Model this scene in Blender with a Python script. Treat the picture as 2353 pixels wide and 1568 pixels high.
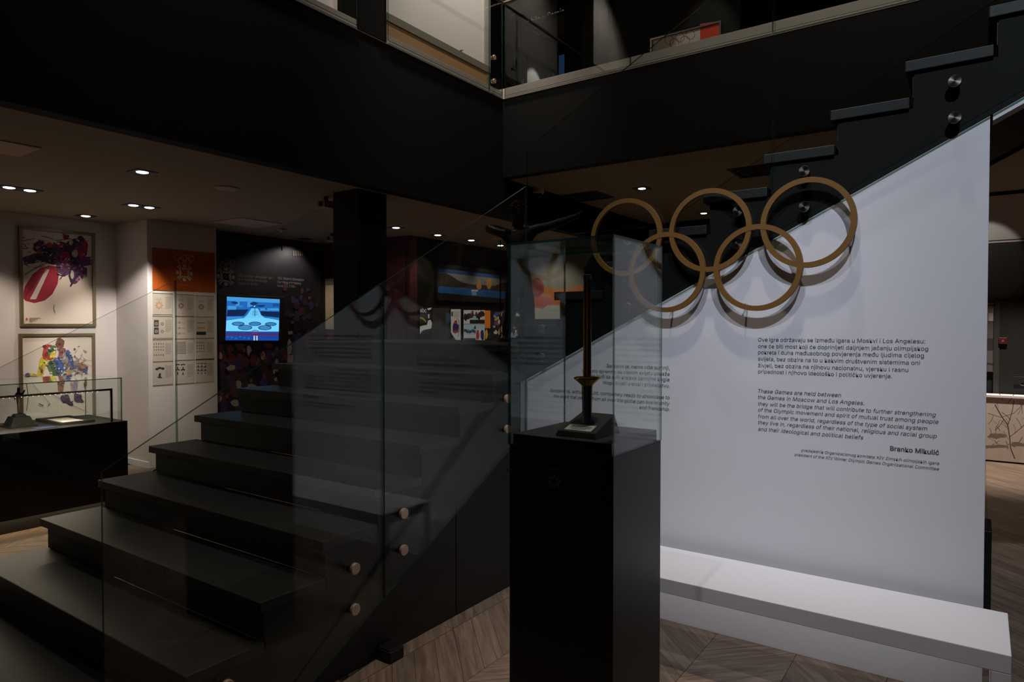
import bpy, bmesh, math, random
from mathutils import Vector, Matrix
random.seed(7)
S = bpy.context.scene
COL = S.collection
for o in list(bpy.data.objects): bpy.data.objects.remove(o, do_unlink=True)

# ------------------------------------------------------------------ camera
EYE = Vector((0, 0, 1.64)); FPX = 1549.0; YAW = math.radians(34.86); PITCH = math.radians(-1.123)
cd = bpy.data.cameras.new('camera'); cam = bpy.data.objects.new('camera', cd); COL.objects.link(cam)
cd.sensor_width = 36; cd.lens = 36 * FPX / 2353; cd.clip_start = .05; cd.clip_end = 60
cam.location = EYE; cam.rotation_euler = (math.pi / 2 + PITCH, 0, YAW)
S.camera = cam
FW = Vector((-math.sin(YAW) * math.cos(PITCH), math.cos(YAW) * math.cos(PITCH), math.sin(PITCH)))
RT = Vector((math.cos(YAW), math.sin(YAW), 0)); UP = RT.cross(FW)

def ray(x, y): return FW + RT * ((x - 1176.5) / FPX) + UP * ((784 - y) / FPX)
def at(x, y, ax, v):
    """photo pixel -> point on the plane ax=v (a wall, floor or ceiling of the room)"""
    r = ray(x, y); i = 'XYZ'.index(ax); return EYE + r * ((v - EYE[i]) / r[i])
def deep(x, y, d): return EYE + ray(x, y) * d

# ------------------------------------------------------------------ world, view
w = bpy.data.worlds.new('world'); S.world = w; w.use_nodes = True
w.node_tree.nodes['Background'].inputs[0].default_value = (.9, .8, .7, 1)
w.node_tree.nodes['Background'].inputs[1].default_value = .004
S.view_settings.view_transform = 'Standard'; S.view_settings.look = 'None'
S.view_settings.exposure = 0; S.view_settings.gamma = 1; S.view_settings.use_curve_mapping = False
S.cycles.caustics_reflective = False; S.cycles.caustics_refractive = False; S.cycles.transparent_max_bounces = 32; S.cycles.max_bounces = 10

# ------------------------------------------------------------------ lights
def spot(name, loc, target, power, angle=60, blend=.6, col=(1, 1, 1), size=.06):
    l = bpy.data.lights.new(name, 'SPOT'); l.energy = power; l.spot_size = math.radians(angle); l.spot_blend = blend
    l.color = col; l.shadow_soft_size = size
    o = bpy.data.objects.new(name, l); COL.objects.link(o); o.location = loc
    o.rotation_euler = (Vector(target) - Vector(loc)).to_track_quat('-Z', 'Y').to_euler(); return o
COOL = (.86, .91, 1); WARM = (1, .80, .60); NEUT = (1, .9, .8)
spot('atrium_spot', (.9, -.4, 6.7), (-.12, 3.57, 2.12), 770, 33, 1, (.78, .85, 1), .05)          # two on the white wall
spot('atrium_spot', (-.9, -.4, 6.7), (-1.75, 3.57, 1.65), 440, 32, 1, (.78, .85, 1), .05)
spot('atrium_downlight', (-.75, 2.9, 6.9), (-.75, 3.1, 0), 215, 32, .8, (.97, .95, .98), .06)      # on the bench
spot('atrium_downlight', (-.7, 2.0, 7.05), (-1.15, 2.4, 0), 440, 42, .9, (1, .86, .74), .08)       # on the floor before the stairs
spot('balcony_fill', (-.6, 4.0, 7.05), (-.8, 6.24, 4.2), 135, 80, .8, (1, .90, .82), .08)        # unseen, added to brighten the balcony edge strip
spot('balcony_fill', (-2.4, 3.4, 7.05), (-4.47, 5.2, 4.2), 110, 60, .9, (1, .90, .82), .08)  # likewise added, for the left edge strip
spot('hall_downlight', (.35, 9.45, 3.25), (.3, 9.7, 0), 420, 62, .8, (1, .88, .78), .05)
spot('gallery_fill', (-7.6, .6, 2.86), (-7.7, .6, 0), 190, 100, .6, (1, .84, .70), .05)  # two out of view, added so their bounce lifts the left ceiling
spot('gallery_fill', (-7.2, -1.4, 2.86), (-7.3, -1.4, 0), 150, 100, .6, (1, .84, .70), .05)

# ------------------------------------------------------------------ materials
def lin(c):
    return tuple(((v / 255) / 12.92 if v / 255 <= .04045 else ((v / 255 + .055) / 1.055) ** 2.4) for v in c) + (1,)
MATS = {}
def mat(name, c, rough=.6, metal=0, var=.06, scale=30, bump=0, spec=.5, emit=0, aniso=0):
    if name in MATS: return MATS[name]
    m = bpy.data.materials.new(name); m.use_nodes = True; nt = m.node_tree; b = nt.nodes['Principled BSDF']
    col = lin(c)
    b.inputs['Roughness'].default_value = rough; b.inputs['Metallic'].default_value = metal
    b.inputs['Specular IOR Level'].default_value = spec
    tc = nt.nodes.new('ShaderNodeTexCoord'); nz = nt.nodes.new('ShaderNodeTexNoise')
    nz.inputs['Scale'].default_value = scale; nz.inputs['Detail'].default_value = 4
    nt.links.new(tc.outputs['Object'], nz.inputs['Vector'])
    mx = nt.nodes.new('ShaderNodeMix'); mx.data_type = 'RGBA'
    mx.inputs[6].default_value = tuple(v * (1 - var) for v in col[:3]) + (1,)
    mx.inputs[7].default_value = tuple(min(1, v * (1 + var)) for v in col[:3]) + (1,)
    nt.links.new(nz.outputs['Fac'], mx.inputs[0]); nt.links.new(mx.outputs[2], b.inputs['Base Color'])
    if bump:
        bp = nt.nodes.new('ShaderNodeBump'); bp.inputs['Strength'].default_value = bump; bp.inputs['Distance'].default_value = .004
        nt.links.new(nz.outputs['Fac'], bp.inputs['Height']); nt.links.new(bp.outputs[0], b.inputs['Normal'])
    if emit:
        nt.links.new(mx.outputs[2], b.inputs['Emission Color']); b.inputs['Emission Strength'].default_value = emit
    if aniso:
        b.inputs['Anisotropic'].default_value = aniso
        tg = nt.nodes.new('ShaderNodeTangent'); tg.direction_type = 'RADIAL'; tg.axis = 'Z'
        nt.links.new(tg.outputs[0], b.inputs['Tangent'])
    MATS[name] = m; return m

def glass_mat(name, tint, f0=.030, gain=1.0):
    m = bpy.data.materials.new(name); m.use_nodes = True; nt = m.node_tree; N = nt.nodes; L = nt.links
    for n in list(N): N.remove(n)
    out = N.new('ShaderNodeOutputMaterial'); tr = N.new('ShaderNodeBsdfTransparent'); gl = N.new('ShaderNodeBsdfGlossy')
    tr.inputs[0].default_value = tint + (1,); gl.inputs['Roughness'].default_value = 0; gl.inputs[0].default_value = (.97, 1, .98, 1)
    lw = N.new('ShaderNodeLayerWeight'); lw.inputs[0].default_value = .5
    pw = N.new('ShaderNodeMath'); pw.operation = 'POWER'; pw.inputs[1].default_value = 5
    ma = N.new('ShaderNodeMath'); ma.operation = 'MULTIPLY_ADD'; ma.inputs[1].default_value = .95 * gain; ma.inputs[2].default_value = f0; ma.use_clamp = True
    mx = N.new('ShaderNodeMixShader')
    L.new(lw.outputs['Facing'], pw.inputs[0]); L.new(pw.outputs[0], ma.inputs[0]); L.new(ma.outputs[0], mx.inputs[0])
    L.new(tr.outputs[0], mx.inputs[1]); L.new(gl.outputs[0], mx.inputs[2]); L.new(mx.outputs[0], out.inputs[0])
    return m
GLASS = glass_mat('clear_glass', (.955, .975, .965)); CASE = glass_mat('case_glass', (.95, .965, .96), .04)

def edge_mat():
    m = bpy.data.materials.new('glass_edge'); m.use_nodes = True; nt = m.node_tree; b = nt.nodes['Principled BSDF']
    nz = nt.nodes.new('ShaderNodeTexNoise'); nz.inputs['Scale'].default_value = 40
    cr = nt.nodes.new('ShaderNodeValToRGB'); cr.color_ramp.elements[0].color = (.008, .045, .034, 1); cr.color_ramp.elements[1].color = (.02, .10, .075, 1)
    nt.links.new(nz.outputs['Fac'], cr.inputs[0]); nt.links.new(cr.outputs[0], b.inputs['Base Color'])
    b.inputs['Roughness'].default_value = .12
    tr = nt.nodes.new('ShaderNodeBsdfTransparent'); tr.inputs[0].default_value = (.25, .5, .42, 1)
    mx = nt.nodes.new('ShaderNodeMixShader'); mx.inputs[0].default_value = .55
    nt.links.new(tr.outputs[0], mx.inputs[1]); nt.links.new(b.outputs[0], mx.inputs[2])
    nt.links.new(mx.outputs[0], nt.nodes['Material Output'].inputs[0]); return m
EDGE = edge_mat()

def wood_mat(name, ang):
    m = bpy.data.materials.new(name); m.use_nodes = True; nt = m.node_tree; b = nt.nodes['Principled BSDF']; N = nt.nodes.new; L = nt.links.new
    tc = N('ShaderNodeTexCoord'); oi = N('ShaderNodeObjectInfo'); mp = N('ShaderNodeMapping')
    mp.vector_type = 'TEXTURE'; mp.inputs['Rotation'].default_value = (0, 0, ang); mp.inputs['Scale'].default_value = (.5, .045, 1)
    add = N('ShaderNodeVectorMath'); add.operation = 'ADD'
    mul = N('ShaderNodeMath'); mul.operation = 'MULTIPLY'; mul.inputs[1].default_value = 37
    L(oi.outputs['Random'], mul.inputs[0]); L(mul.outputs[0], add.inputs[1]); L(tc.outputs['Object'], mp.inputs[0]); L(mp.outputs[0], add.inputs[0])
    nz = N('ShaderNodeTexNoise'); nz.inputs['Scale'].default_value = 1.6; nz.inputs['Detail'].default_value = 6; nz.inputs['Distortion'].default_value = .7
    L(add.outputs[0], nz.inputs['Vector'])
    cr = N('ShaderNodeValToRGB'); e = cr.color_ramp.elements; e[0].position = .3; e[0].color = lin((112, 92, 76)); e[1].position = .75; e[1].color = lin((164, 142, 122))
    L(nz.outputs['Fac'], cr.inputs[0])
    hs = N('ShaderNodeHueSaturation'); vv = N('ShaderNodeMapRange'); vv.inputs[3].default_value = .8; vv.inputs[4].default_value = 1.12
    L(oi.outputs['Random'], vv.inputs[0]); L(vv.outputs[0], hs.inputs['Value']); L(cr.outputs[0], hs.inputs['Color']); L(hs.outputs[0], b.inputs['Base Color'])
    b.inputs['Roughness'].default_value = .5
    return m

M_white = mat('white_paint', (226, 224, 226), .75, var=.015, scale=180, bump=.05)
M_wallw = mat('gallery_white', (214, 205, 198), .8, var=.02, scale=120, bump=.05)
M_black = mat('black_paint', (20, 18, 14), .75, var=.08, scale=60, bump=.05, spec=.3)
M_fasc = mat('black_fascia', (12, 10, 6), .85, var=.08, scale=40, spec=.2)
M_ceil = mat('dark_ceiling', (152, 141, 124), .9, var=.04, scale=60, spec=.2)
M_stair = mat('dark_stair', (15, 14, 12), .55, var=.1, scale=25, bump=.08)
M_tread = mat('stair_tread', (32, 32, 30), .5, var=.1, scale=45, bump=.1)
M_panel = mat('understair_panel', (18, 15, 10), .6, var=.06)
M_string = mat('stringer_grey', (14, 13, 10), .7, var=.06, scale=50, bump=.04, spec=.25)
M_ped = mat('pedestal_black', (22, 20, 17), .46, var=.06, scale=80)
M_pedtop = mat('pedestal_top', (46, 44, 42), .38, var=.06)
M_gold = mat('matte_gold', (118, 82, 28), .6, metal=.1, var=.06, scale=200, bump=.06)
M_goldsh = mat('polished_gold', (190, 140, 50), .22, metal=1, var=.05)
M_bronze = mat('bronze', (46, 36, 25), .42, metal=.7, var=.25, scale=14, bump=.15)
M_steel = mat('brushed_steel', (128, 120, 114), .34, metal=1, var=.04, aniso=.75)
M_steel_warm = mat('warm_lit_steel', (205, 176, 152), .5, metal=.6, var=.04, scale=200)  # button steel again, with a warm reflection put into its colour
M_chrome = mat('chrome', (180, 182, 190), .18, metal=1, var=.02)
M_ink = mat('vinyl_lettering', (58, 58, 64), .7, var=.03)
M_strip = mat('balcony_strip', (226, 210, 198), .7, var=.03, scale=90)
M_cap = mat('rail_cap', (150, 140, 130), .35, metal=.8, var=.03)
M_maroon = mat('maroon_wall', (84, 22, 30), .8, var=.05)
M_slab = mat('subfloor', (60, 50, 42), .8)
M_dark = mat('near_black', (14, 13, 12), .6, var=.1)
M_silver = mat('champagne_frame', (150, 134, 104), .35, metal=.7, var=.08)
M_paper = mat('poster_paper', (214, 200, 184), .7, var=.02, scale=60)
M_sheet = mat('print_sheet', (196, 182, 166), .7, var=.02, scale=80)
M_lens = mat('lamp_lens', (235, 238, 255), .4, var=.01, emit=5)
M_led = mat('warm_led', (255, 214, 130), .4, var=.01, emit=4)
M_grille = mat('light_grille', (186, 160, 136), .7, var=.05, scale=400)
M_ventd = mat('dark_vent', (44, 40, 36), .6, var=.1)
WOOD_A = wood_mat('oak_right', math.pi / 4); WOOD_B = wood_mat('oak_left', 3 * math.pi / 4)

# ------------------------------------------------------------------ builders
def tag(o, label=None, cat=None, group=None, kind=None):
    if label: o['label'] = label
    if cat: o['category'] = cat
    if group: o['group'] = group
    if kind: o['kind'] = kind
    return o
def thing(name, loc, label, cat, group=None, rz=0):
    o = bpy.data.objects.new(name, None); COL.objects.link(o); o.location = loc; o.rotation_euler = (0, 0, rz)
    o.empty_display_size = .1; return tag(o, label, cat, group)
def wloc(o):
    v = Vector((0, 0, 0))
    while o: v += o.location; o = o.parent
    return v
class MB:
    def __init__(s): s.v = []; s.f = []; s.m = []; s.mats = []
    def mi(s, m):
        if m not in s.mats: s.mats.append(m)
        return s.mats.index(m)
    def add(s, vs, fs, m):
        k = len(s.v); s.v += [Vector(v) for v in vs]; i = s.mi(m)
        for f in fs: s.f.append([a + k for a in f]); s.m.append(i)
    def box(s, x0, x1, y0, y1, z0, z1, m):
        x0, x1 = sorted((x0, x1)); y0, y1 = sorted((y0, y1)); z0, z1 = sorted((z0, z1))
        vs = [(x, y, z) for x in (x0, x1) for y in (y0, y1) for z in (z0, z1)]
        s.add(vs, [(0, 1, 3, 2), (4, 6, 7, 5), (0, 4, 5, 1), (2, 3, 7, 6), (0, 2, 6, 4), (1, 5, 7, 3)], m); return s
    def prism(s, poly, ax, a, b, m, side=None):
        """poly 2d extruded along ax: X -> (y,z), Y -> (x,z), Z -> (x,y)"""
        def p(q, t): return {'X': (t, q[0], q[1]), 'Y': (q[0], t, q[1]), 'Z': (q[0], q[1], t)}[ax]
        n = len(poly); vs = [p(q, a) for q in poly] + [p(q, b) for q in poly]
        s.add(vs, [list(range(n))[::-1], list(range(n, 2 * n))], m)
        k = len(s.v) - 2 * n; i = s.mi(side or m)
        for j in range(n): s.f.append([k + j, k + (j + 1) % n, k + n + (j + 1) % n, k + n + j]); s.m.append(i)
        return s
    def lathe(s, c, d, prof, m, seg=24):
        """prof: list of (radius, distance along d)"""
        d = Vector(d).normalized(); a = d.orthogonal().normalized(); b = d.cross(a); c = Vector(c); k = len(prof); vs = []
        for r, t in prof:
            for j in range(seg):
                q = 2 * math.pi * j / seg; vs.append(c + d * t + (a * math.cos(q) + b * math.sin(q)) * r)
        fs = []
        for i in range(k - 1):
            for j in range(seg): fs.append((i * seg + j, i * seg + (j + 1) % seg, (i + 1) * seg + (j + 1) % seg, (i + 1) * seg + j))
        fs.append(tuple(range(seg))[::-1]); fs.append(tuple(range((k - 1) * seg, k * seg)))
        s.add(vs, fs, m); return s
    def ring(s, c, R, r, y0, y1, m, seg=72):
        vs = []
        for j in range(seg):
            q = 2 * math.pi * j / seg; co, si = math.cos(q), math.sin(q)
            for rad, y in ((R, y0), (r, y0), (r, y1), (R, y1)): vs.append((c[0] + rad * co, y, c[1] + rad * si))
        fs = []
        for j in range(seg):
            a, b = 4 * j, 4 * ((j + 1) % seg)
            for t in range(4): fs.append((a + t, a + (t + 1) % 4, b + (t + 1) % 4, b + t))
        s.add(vs, fs, m); return s
    def build(s, name, parent=None, bevel=0, smooth=False, kind=None):
        off = wloc(parent) if parent else Vector((0, 0, 0))
        me = bpy.data.meshes.new(name); me.from_pydata([v - off for v in s.v], [], s.f)
        for m in s.mats: me.materials.append(m)
        for p, i in zip(me.polygons, s.m): p.material_index = i
        bm = bmesh.new(); bm.from_mesh(me); bmesh.ops.recalc_face_normals(bm, faces=bm.faces); bm.to_mesh(me); bm.free()
        if smooth: me.shade_smooth()
        me.update()
        o = bpy.data.objects.new(name, me); COL.objects.link(o)
        if parent: o.parent = parent
        if bevel:
            b = o.modifiers.new('bevel', 'BEVEL'); b.width = bevel; b.segments = 2; b.limit_method = 'ANGLE'
        if kind: o['kind'] = kind
        return o
def bx(name, parent, x0, x1, y0, y1, z0, z1, m, bevel=0, kind=None): return MB().box(x0, x1, y0, y1, z0, z1, m).build(name, parent, bevel, kind=kind)
def struct(name, *a): return bx(name, None, *a, kind='structure')
def share(o, parent, dloc, name=None):
    c = o.copy(); COL.objects.link(c); c.parent = parent; c.location = o.location + Vector(dloc)
    if name: c.name = name
    return c

# flat print: polygons given in photo pixels, laid on the surface that carries them
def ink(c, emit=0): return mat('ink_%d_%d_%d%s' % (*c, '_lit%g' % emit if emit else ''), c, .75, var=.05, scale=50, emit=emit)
class Print:
    def __init__(s, ax, v, sgn, step=.00006, emit=0): s.ax = ax; s.v = v; s.sgn = sgn; s.k = 1; s.step = step; s.mb = MB(); s.emit = emit
    def poly(s, pts, c):
        val = s.v + s.sgn * s.step * s.k; s.k += 1
        s.mb.add([at(x, y, s.ax, val) for x, y in pts], [list(range(len(pts)))], ink(c, s.emit)); return s
    def many(s, polys, c):
        val = s.v + s.sgn * s.step * s.k; s.k += 1
        for pts in polys: s.mb.add([at(x, y, s.ax, val) for x, y in pts], [list(range(len(pts)))], ink(c, s.emit))
        return s
    def build(s, name, parent): return s.mb.build(name, parent)
def quad(x0, y0, x1, y1, sl=0): return [(x0, y0), (x1, y0 + sl * (x1 - x0)), (x1, y1 + sl * (x1 - x0)), (x0, y1)]
def blob(cx, cy, rx, ry, n=11, j=.25, rot=0):
    out = []
    for i in range(n):
        a = 2 * math.pi * i / n; k = 1 + random.uniform(-j, j); x, y = rx * k * math.cos(a), ry * k * math.sin(a)
        out.append((cx + x * math.cos(rot) - y * math.sin(rot), cy + x * math.sin(rot) + y * math.cos(rot)))
    return out
def stroke(pts, wd):
    L, R = [], []
    for i, p in enumerate(pts):
        a = Vector(pts[max(0, i - 1)]); b = Vector(pts[min(len(pts) - 1, i + 1)]); d = (b - a); n = Vector((-d.y, d.x)).normalized() * wd / 2
        L.append((p[0] + n.x, p[1] + n.y)); R.append((p[0] - n.x, p[1] - n.y))
    return L + R[::-1]
def circ(cx, cy, rx, ry, wd, n=20):
    out = []
    for i in range(n):
        a, b = 2 * math.pi * i / n, 2 * math.pi * (i + 1) / n
        out.append([(cx + rx * math.cos(a), cy + ry * math.sin(a)), (cx + rx * math.cos(b), cy + ry * math.sin(b)),
                    (cx + (rx - wd) * math.cos(b), cy + (ry - wd) * math.sin(b)), (cx + (rx - wd) * math.cos(a), cy + (ry - wd) * math.sin(a))])
    return out
def five(cx, cy, r, wd, sx=1, sl=0):
    out = []
    for dx, dy in ((-2.2, 0), (0, 0), (2.2, 0), (-1.1, .95), (1.1, .95)):
        X = cx + dx * r * sx; out += circ(X, cy + dy * r + sl * (X - cx), r * sx, r, wd)
    return out
def flake(cx, cy, r, sx=1, sl=0):
    out = []
    def tr(pts, a):
        ca, sa = math.cos(a), math.sin(a); o = []
        for x, y in pts:
            X, Y = (x * ca - y * sa) * r * sx, (x * sa + y * ca) * r
            o.append((cx + X, cy + Y + sl * X))
        return o
    for q in range(4):
        a = q * math.pi / 2
        out.append(tr([(.66, -.2), (1, -.2), (1, .2), (.66, .2)], a))
        out.append(tr([(.40, -.34), (.56, -.34), (.56, .34), (.40, .34)], a))
        out.append(tr([(.40, .34), (.56, .34), (.92, .62), (.82, .74)], a)); out.append(tr([(.40, -.34), (.56, -.34), (.92, -.62), (.82, -.74)], a))
    return out
FONT = None
try: FONT = bpy.data.fonts.load(bpy.utils.system_resource('DATAFILES', path='fonts') + '/Inter.woff2')
except Exception: pass
def text(s, ax, v, xl, xr, yb, m, parent, anchor='L', shear=0, bold=0, name='lettering', sx=None, depth=0):
    """one line of lettering whose ends were seen at photo columns xl..xr; baseline yb at the anchored end"""
    cu = bpy.data.curves.new('t', 'FONT'); cu.body = s; cu.size = 1; cu.font = FONT or cu.font; cu.shear = shear; cu.offset = bold; cu.resolution_u = 3
    t = bpy.data.objects.new('t', cu); COL.objects.link(t)
    bpy.context.view_layer.update()
    me = bpy.data.meshes.new_from_object(t.evaluated_get(bpy.context.evaluated_depsgraph_get()))
    bpy.data.objects.remove(t, do_unlink=True)
    xs = [q.co.x for q in me.vertices]; x0, x1 = min(xs), max(xs)
    a = at(xl, yb, ax, v); b = at(xr, yb, ax, v); i = 1 if ax == 'X' else 0
    k = (b[i] - a[i]) / (x1 - x0); z = (a if anchor == 'L' else b)[2]; ky = k if not sx else k * sx
    for q in me.vertices:
        t0 = a[i] + (q.co.x - x0) * k; h = z + q.co.y * ky
        q.co = ((v, t0, h) if ax == 'X' else (t0, v, h))
    off = wloc(parent)
    for q in me.vertices: q.co -= off
    me.materials.clear(); me.materials.append(m); me.name = name
    o = bpy.data.objects.new(name, me); COL.objects.link(o); o.parent = parent; return o

# ================================================================== STRUCTURE
FX, FY = -4.47, 6.24            # balcony edges
ZL, ZR, ZU = 2.90, 3.34, 4.34   # soffits left / right, upper floor
floor = struct('floor', -10, 5, -5, 13, -.2, -.012, M_slab)
Xs0, PW = -1.144, .155
def plank_mesh(kind):
    g = .0012; s = 1 if kind == 'A' else -1; mb = MB()
    y0, y1 = g, PW - g; xa, xb = g, .4 - g
    def q(x, y): return (x, y + (x if s > 0 else .4 - x))
    mb.prism([q(xa, y0), q(xb, y0), q(xb, y1), q(xa, y1)], 'Z', -.012, 0, WOOD_A if kind == 'A' else WOOD_B)
    o = mb.build('plank', floor); return o
PA, PB = plank_mesh('A'), plank_mesh('B'); first = {'A': True, 'B': True}; npl = 0
stuff = MB()
for i in range(-20, 13):
    xa = Xs0 + .4 * i; kind = 'A' if i % 2 == 0 else 'B'
    y = -.4 + (i % 3) * .003 - 2
    while y < 10.3:
        own = (-2.4 < xa < 1.2 and 1.4 < y < 3.55) or (-.4 < xa < .5 and 3.55 <= y < 10.2)
        if own:
            p = PA if kind == 'A' else PB
            if first[kind]: first[kind] = False; p.location = (xa, y, 0)
            else: share(p, floor, Vector((xa, y, 0)) - p.location)
            npl += 1
        elif -8.7 < xa and ((xa < -2.7 and y > .6) or (xa >= -2.7 and y > 1.0)):
            g = .0012
            def q(x, yy): return (xa + x, y + yy + (x if kind == 'A' else .4 - x))
            stuff.prism([q(g, g), q(.4 - g, g), q(.4 - g, PW - g), q(g, PW - g)], 'Z', -.012, 0, WOOD_A if kind == 'A' else WOOD_B)
        y += PW
stuff.build('parquet_planks', floor, kind='stuff')
for k in range(4): bx('border_plank', floor, -2.47, -2.345, .4 + k * .8, .4 + k * .8 + .797, -.011, .0012, WOOD_B)

# white wall under the upper flight
WY = 3.57
wall = MB().prism([(-2.42, 0), (.02, 0), (.02, 2.553), (-2.42, 1.289)], 'Y', WY, WY + .1, M_white).build('wall_right', None, .002, kind='structure')
struct('wall_left', -8.85, -8.706, -5, 4.013, 0, ZL, M_wallw)
struct('wall_pier', -8.85, -7.955, 4.013, 4.875, 0, ZL, M_wallw)
struct('wall_mural', -8.85, -8.12, 4.875, 6.75, 0, ZL, M_dark)
struct('wall_maroon', -8.85, -6.4, 6.75, 6.9, 0, ZL, M_maroon)
struct('wall_gallery', -6.55, -6.4, 6.9, 10.4, 0, ZL, M_black)
struct('wall_back', -6.4, 5, 10.4, 10.55, 0, ZR, M_black)
struct('wall_far_right', 3.6, 3.75, -5, 10.4, 0, 7.2, M_fasc)
struct('wall_behind', -8.85, 3.75, -5.15, -5, 0, 7.2, M_fasc)
bx('baseboard_left', None, -8.706, -8.695, 1, 4.013, 0, .07, M_white, kind='structure')
bx('baseboard_pier', None, -8.706, -7.955, 4.0, 4.013, 0, .07, M_white, kind='structure')
struct('ceiling_left', -8.85, FX - .13, -5, 10.4, ZL, ZL + .12, M_ceil)
struct('ceiling_right', FX, 3.75, FY + .13, 10.4, ZR, ZR + .1, M_ceil)
struct('wall_fascia_left', FX - .13, FX, -5, FY, ZL, 4.22, M_fasc)
struct('wall_bulkhead', FX - .13, FX, FY, 10.4, ZL, ZR + .1, M_fasc)
struct('wall_fascia_right', FX, 3.75, FY, FY + .13, ZR, 4.22, M_black)
bx('trim_1', None, FX - .2, FX + .006, -5, FY, 4.22, 4.305, M_strip, .003, kind='structure')
bx('trim_2', None, FX - .2, 3.75, FY - .006, FY + .2, 4.22, ZU, M_strip, .003, kind='structure')
struct('floor_upper_left', -8.85, FX - .2, -5, 13, 4.2, 4.30, M_slab)
struct('floor_upper_right', FX - .2, 3.75, FY + .2, 13, 4.2, ZU - .005, M_slab)
struct('ceiling_upper', -8.85, 3.75, -5.15, 13, 7.2, 7.3, M_fasc)
struct('wall_upper_back', -8.85, 3.75, 13, 13.1, 4.3, 7.2, M_black)
# columns
struct('wall_column', -4.97, -4.64, 4.22, 4.58, 0, ZL, M_black)
struct('wall_column_upper', -4.8, FX + .012, 4.06, 4.41, 4.232, 7.2, M_fasc)

# ================================================================== STAIRCASE
R1, G1 = .17, .319; XR, XL = -2.415, -4.566; ZLAND = 1.53
st = thing('staircase', (-3.5, 1.0, 0), 'dark stone staircase turning at a landing beside the white wall', 'staircase')
def ynose(k): return 3.256 - (8 - k) * G1
tr0 = None
for k in range(1, 9):
    z = R1 * k; y = ynose(k)
    if tr0 is None:
        tr0 = bx('tread', st, XL, XR, y, y + G1 + .02, z - .045, z, M_tread, .004); rs0 = bx('riser', st, XL + .05, XR - .006, y + .022, y + .04, z - R1, z - .045, M_stair)
    else:
        share(tr0, st, (0, (k - 1) * G1, (k - 1) * R1)); share(rs0, st, (0, (k - 1) * G1, (k - 1) * R1))
bx('riser', st, XL + .05, XR - .006, ynose(9) + .022, ynose(9) + .04, ZLAND - R1, ZLAND - .05, M_stair)
bx('landing', st, XL, XR + .0, ynose(9), 4.75, ZLAND - .05, ZLAND, M_tread, .004)
bx('landing_base', st, XL + .1, XR - .04, ynose(9) + .06, 4.68, 0, ZLAND - .05, M_panel)
# side strings of the lower flight (saw-tooth top, sloping foot)
def saw(y0):
    pts = [(ynose(1) + .03, 0)]
    for k in range(1, 9): pts += [(ynose(k) + .03, R1 * k - .045), (ynose(k + 1) + .03, R1 * k - .045)]
    pts += [(ynose(9) + .03, ZLAND - .05), (3.56, ZLAND - .05)]
    return pts
zfoot = lambda y: max(0, .331 + .535 * (y - 2.303))
right = saw(0) + [(3.56, zfoot(3.56)), (1.69, 0)]
MB().prism(right, 'X', XR - .04, XR - .008, M_stair).build('string', st)
MB().prism(saw(0) + [(3.56, zfoot(3.56) - .1), (1.9, 0)], 'X', XL + .06, XL + .1, M_stair).build('string', st)
ys = at(1055, 1300, 'X', XR).y
for a, b in ((1.72, ys - .003), (ys + .003, 3.565)):
    poly = [(a, 0), (b, 0), (b, zfoot(b) - .006), (a, max(.005, zfoot(a) - .006))]
    MB().prism(poly, 'X', XR - .05, XR - .022, M_panel).build('side_panel', st, .0015)
# upper flight
R2, G2 = .165, .31
def xn(j): return -2.47 + G2 * (j - 1)
t0 = None
for j in range(1, 17):
    z = ZLAND + R2 * j
    if t0 is None:
        t0 = bx('tread', st, xn(1), xn(1) + G2 + .02, WY - .018, 4.75, z - .05, z, M_tread, .004); r0 = bx('riser', st, xn(1) + .03, xn(1) + .048, WY + .004, 4.72, z - R2, z - .05, M_stair)
    else:
        share(t0, st, ((j - 1) * G2, 0, (j - 1) * R2)); share(r0, st, ((j - 1) * G2, 0, (j - 1) * R2))
zst = lambda x: 1.289 + .518 * (x + 2.42)
pts = [(xn(1) + .035, zst(xn(1) + .035) + .002), (xn(1) + .035, ZLAND + R2 - .05)]
for j in range(1, 17): pts += [(xn(j + 1) + .035, ZLAND + R2 * j - .05), (xn(j + 1) + .035, ZLAND + R2 * (j + 1) - .05)]
pts = pts[:-1] + [(xn(17) + .035, zst(xn(17) + .035) + .002)]
MB().prism(pts, 'Y', WY - .002, WY + .04, M_string).build('string', st)
MB().prism(pts, 'Y', 4.70, 4.73, M_stair).build('string', st)
x9 = xn(17)
MB().prism([(-2.40, zst(-2.40) + .02), (-2.40, zst(-2.40)+.045), (x9, zst(x9) + .045), (x9, zst(x9) + .02)], 'Y', WY + .11, 4.70, M_dark).build('soffit_board', st)
MB().prism([(.03, zst(.03) - .028), (.03, zst(.03) - .001), (x9, zst(x9) - .001), (x9, zst(x9) - .028)], 'Y', WY, WY + .09, M_white).build('edge_trim', st)

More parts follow.
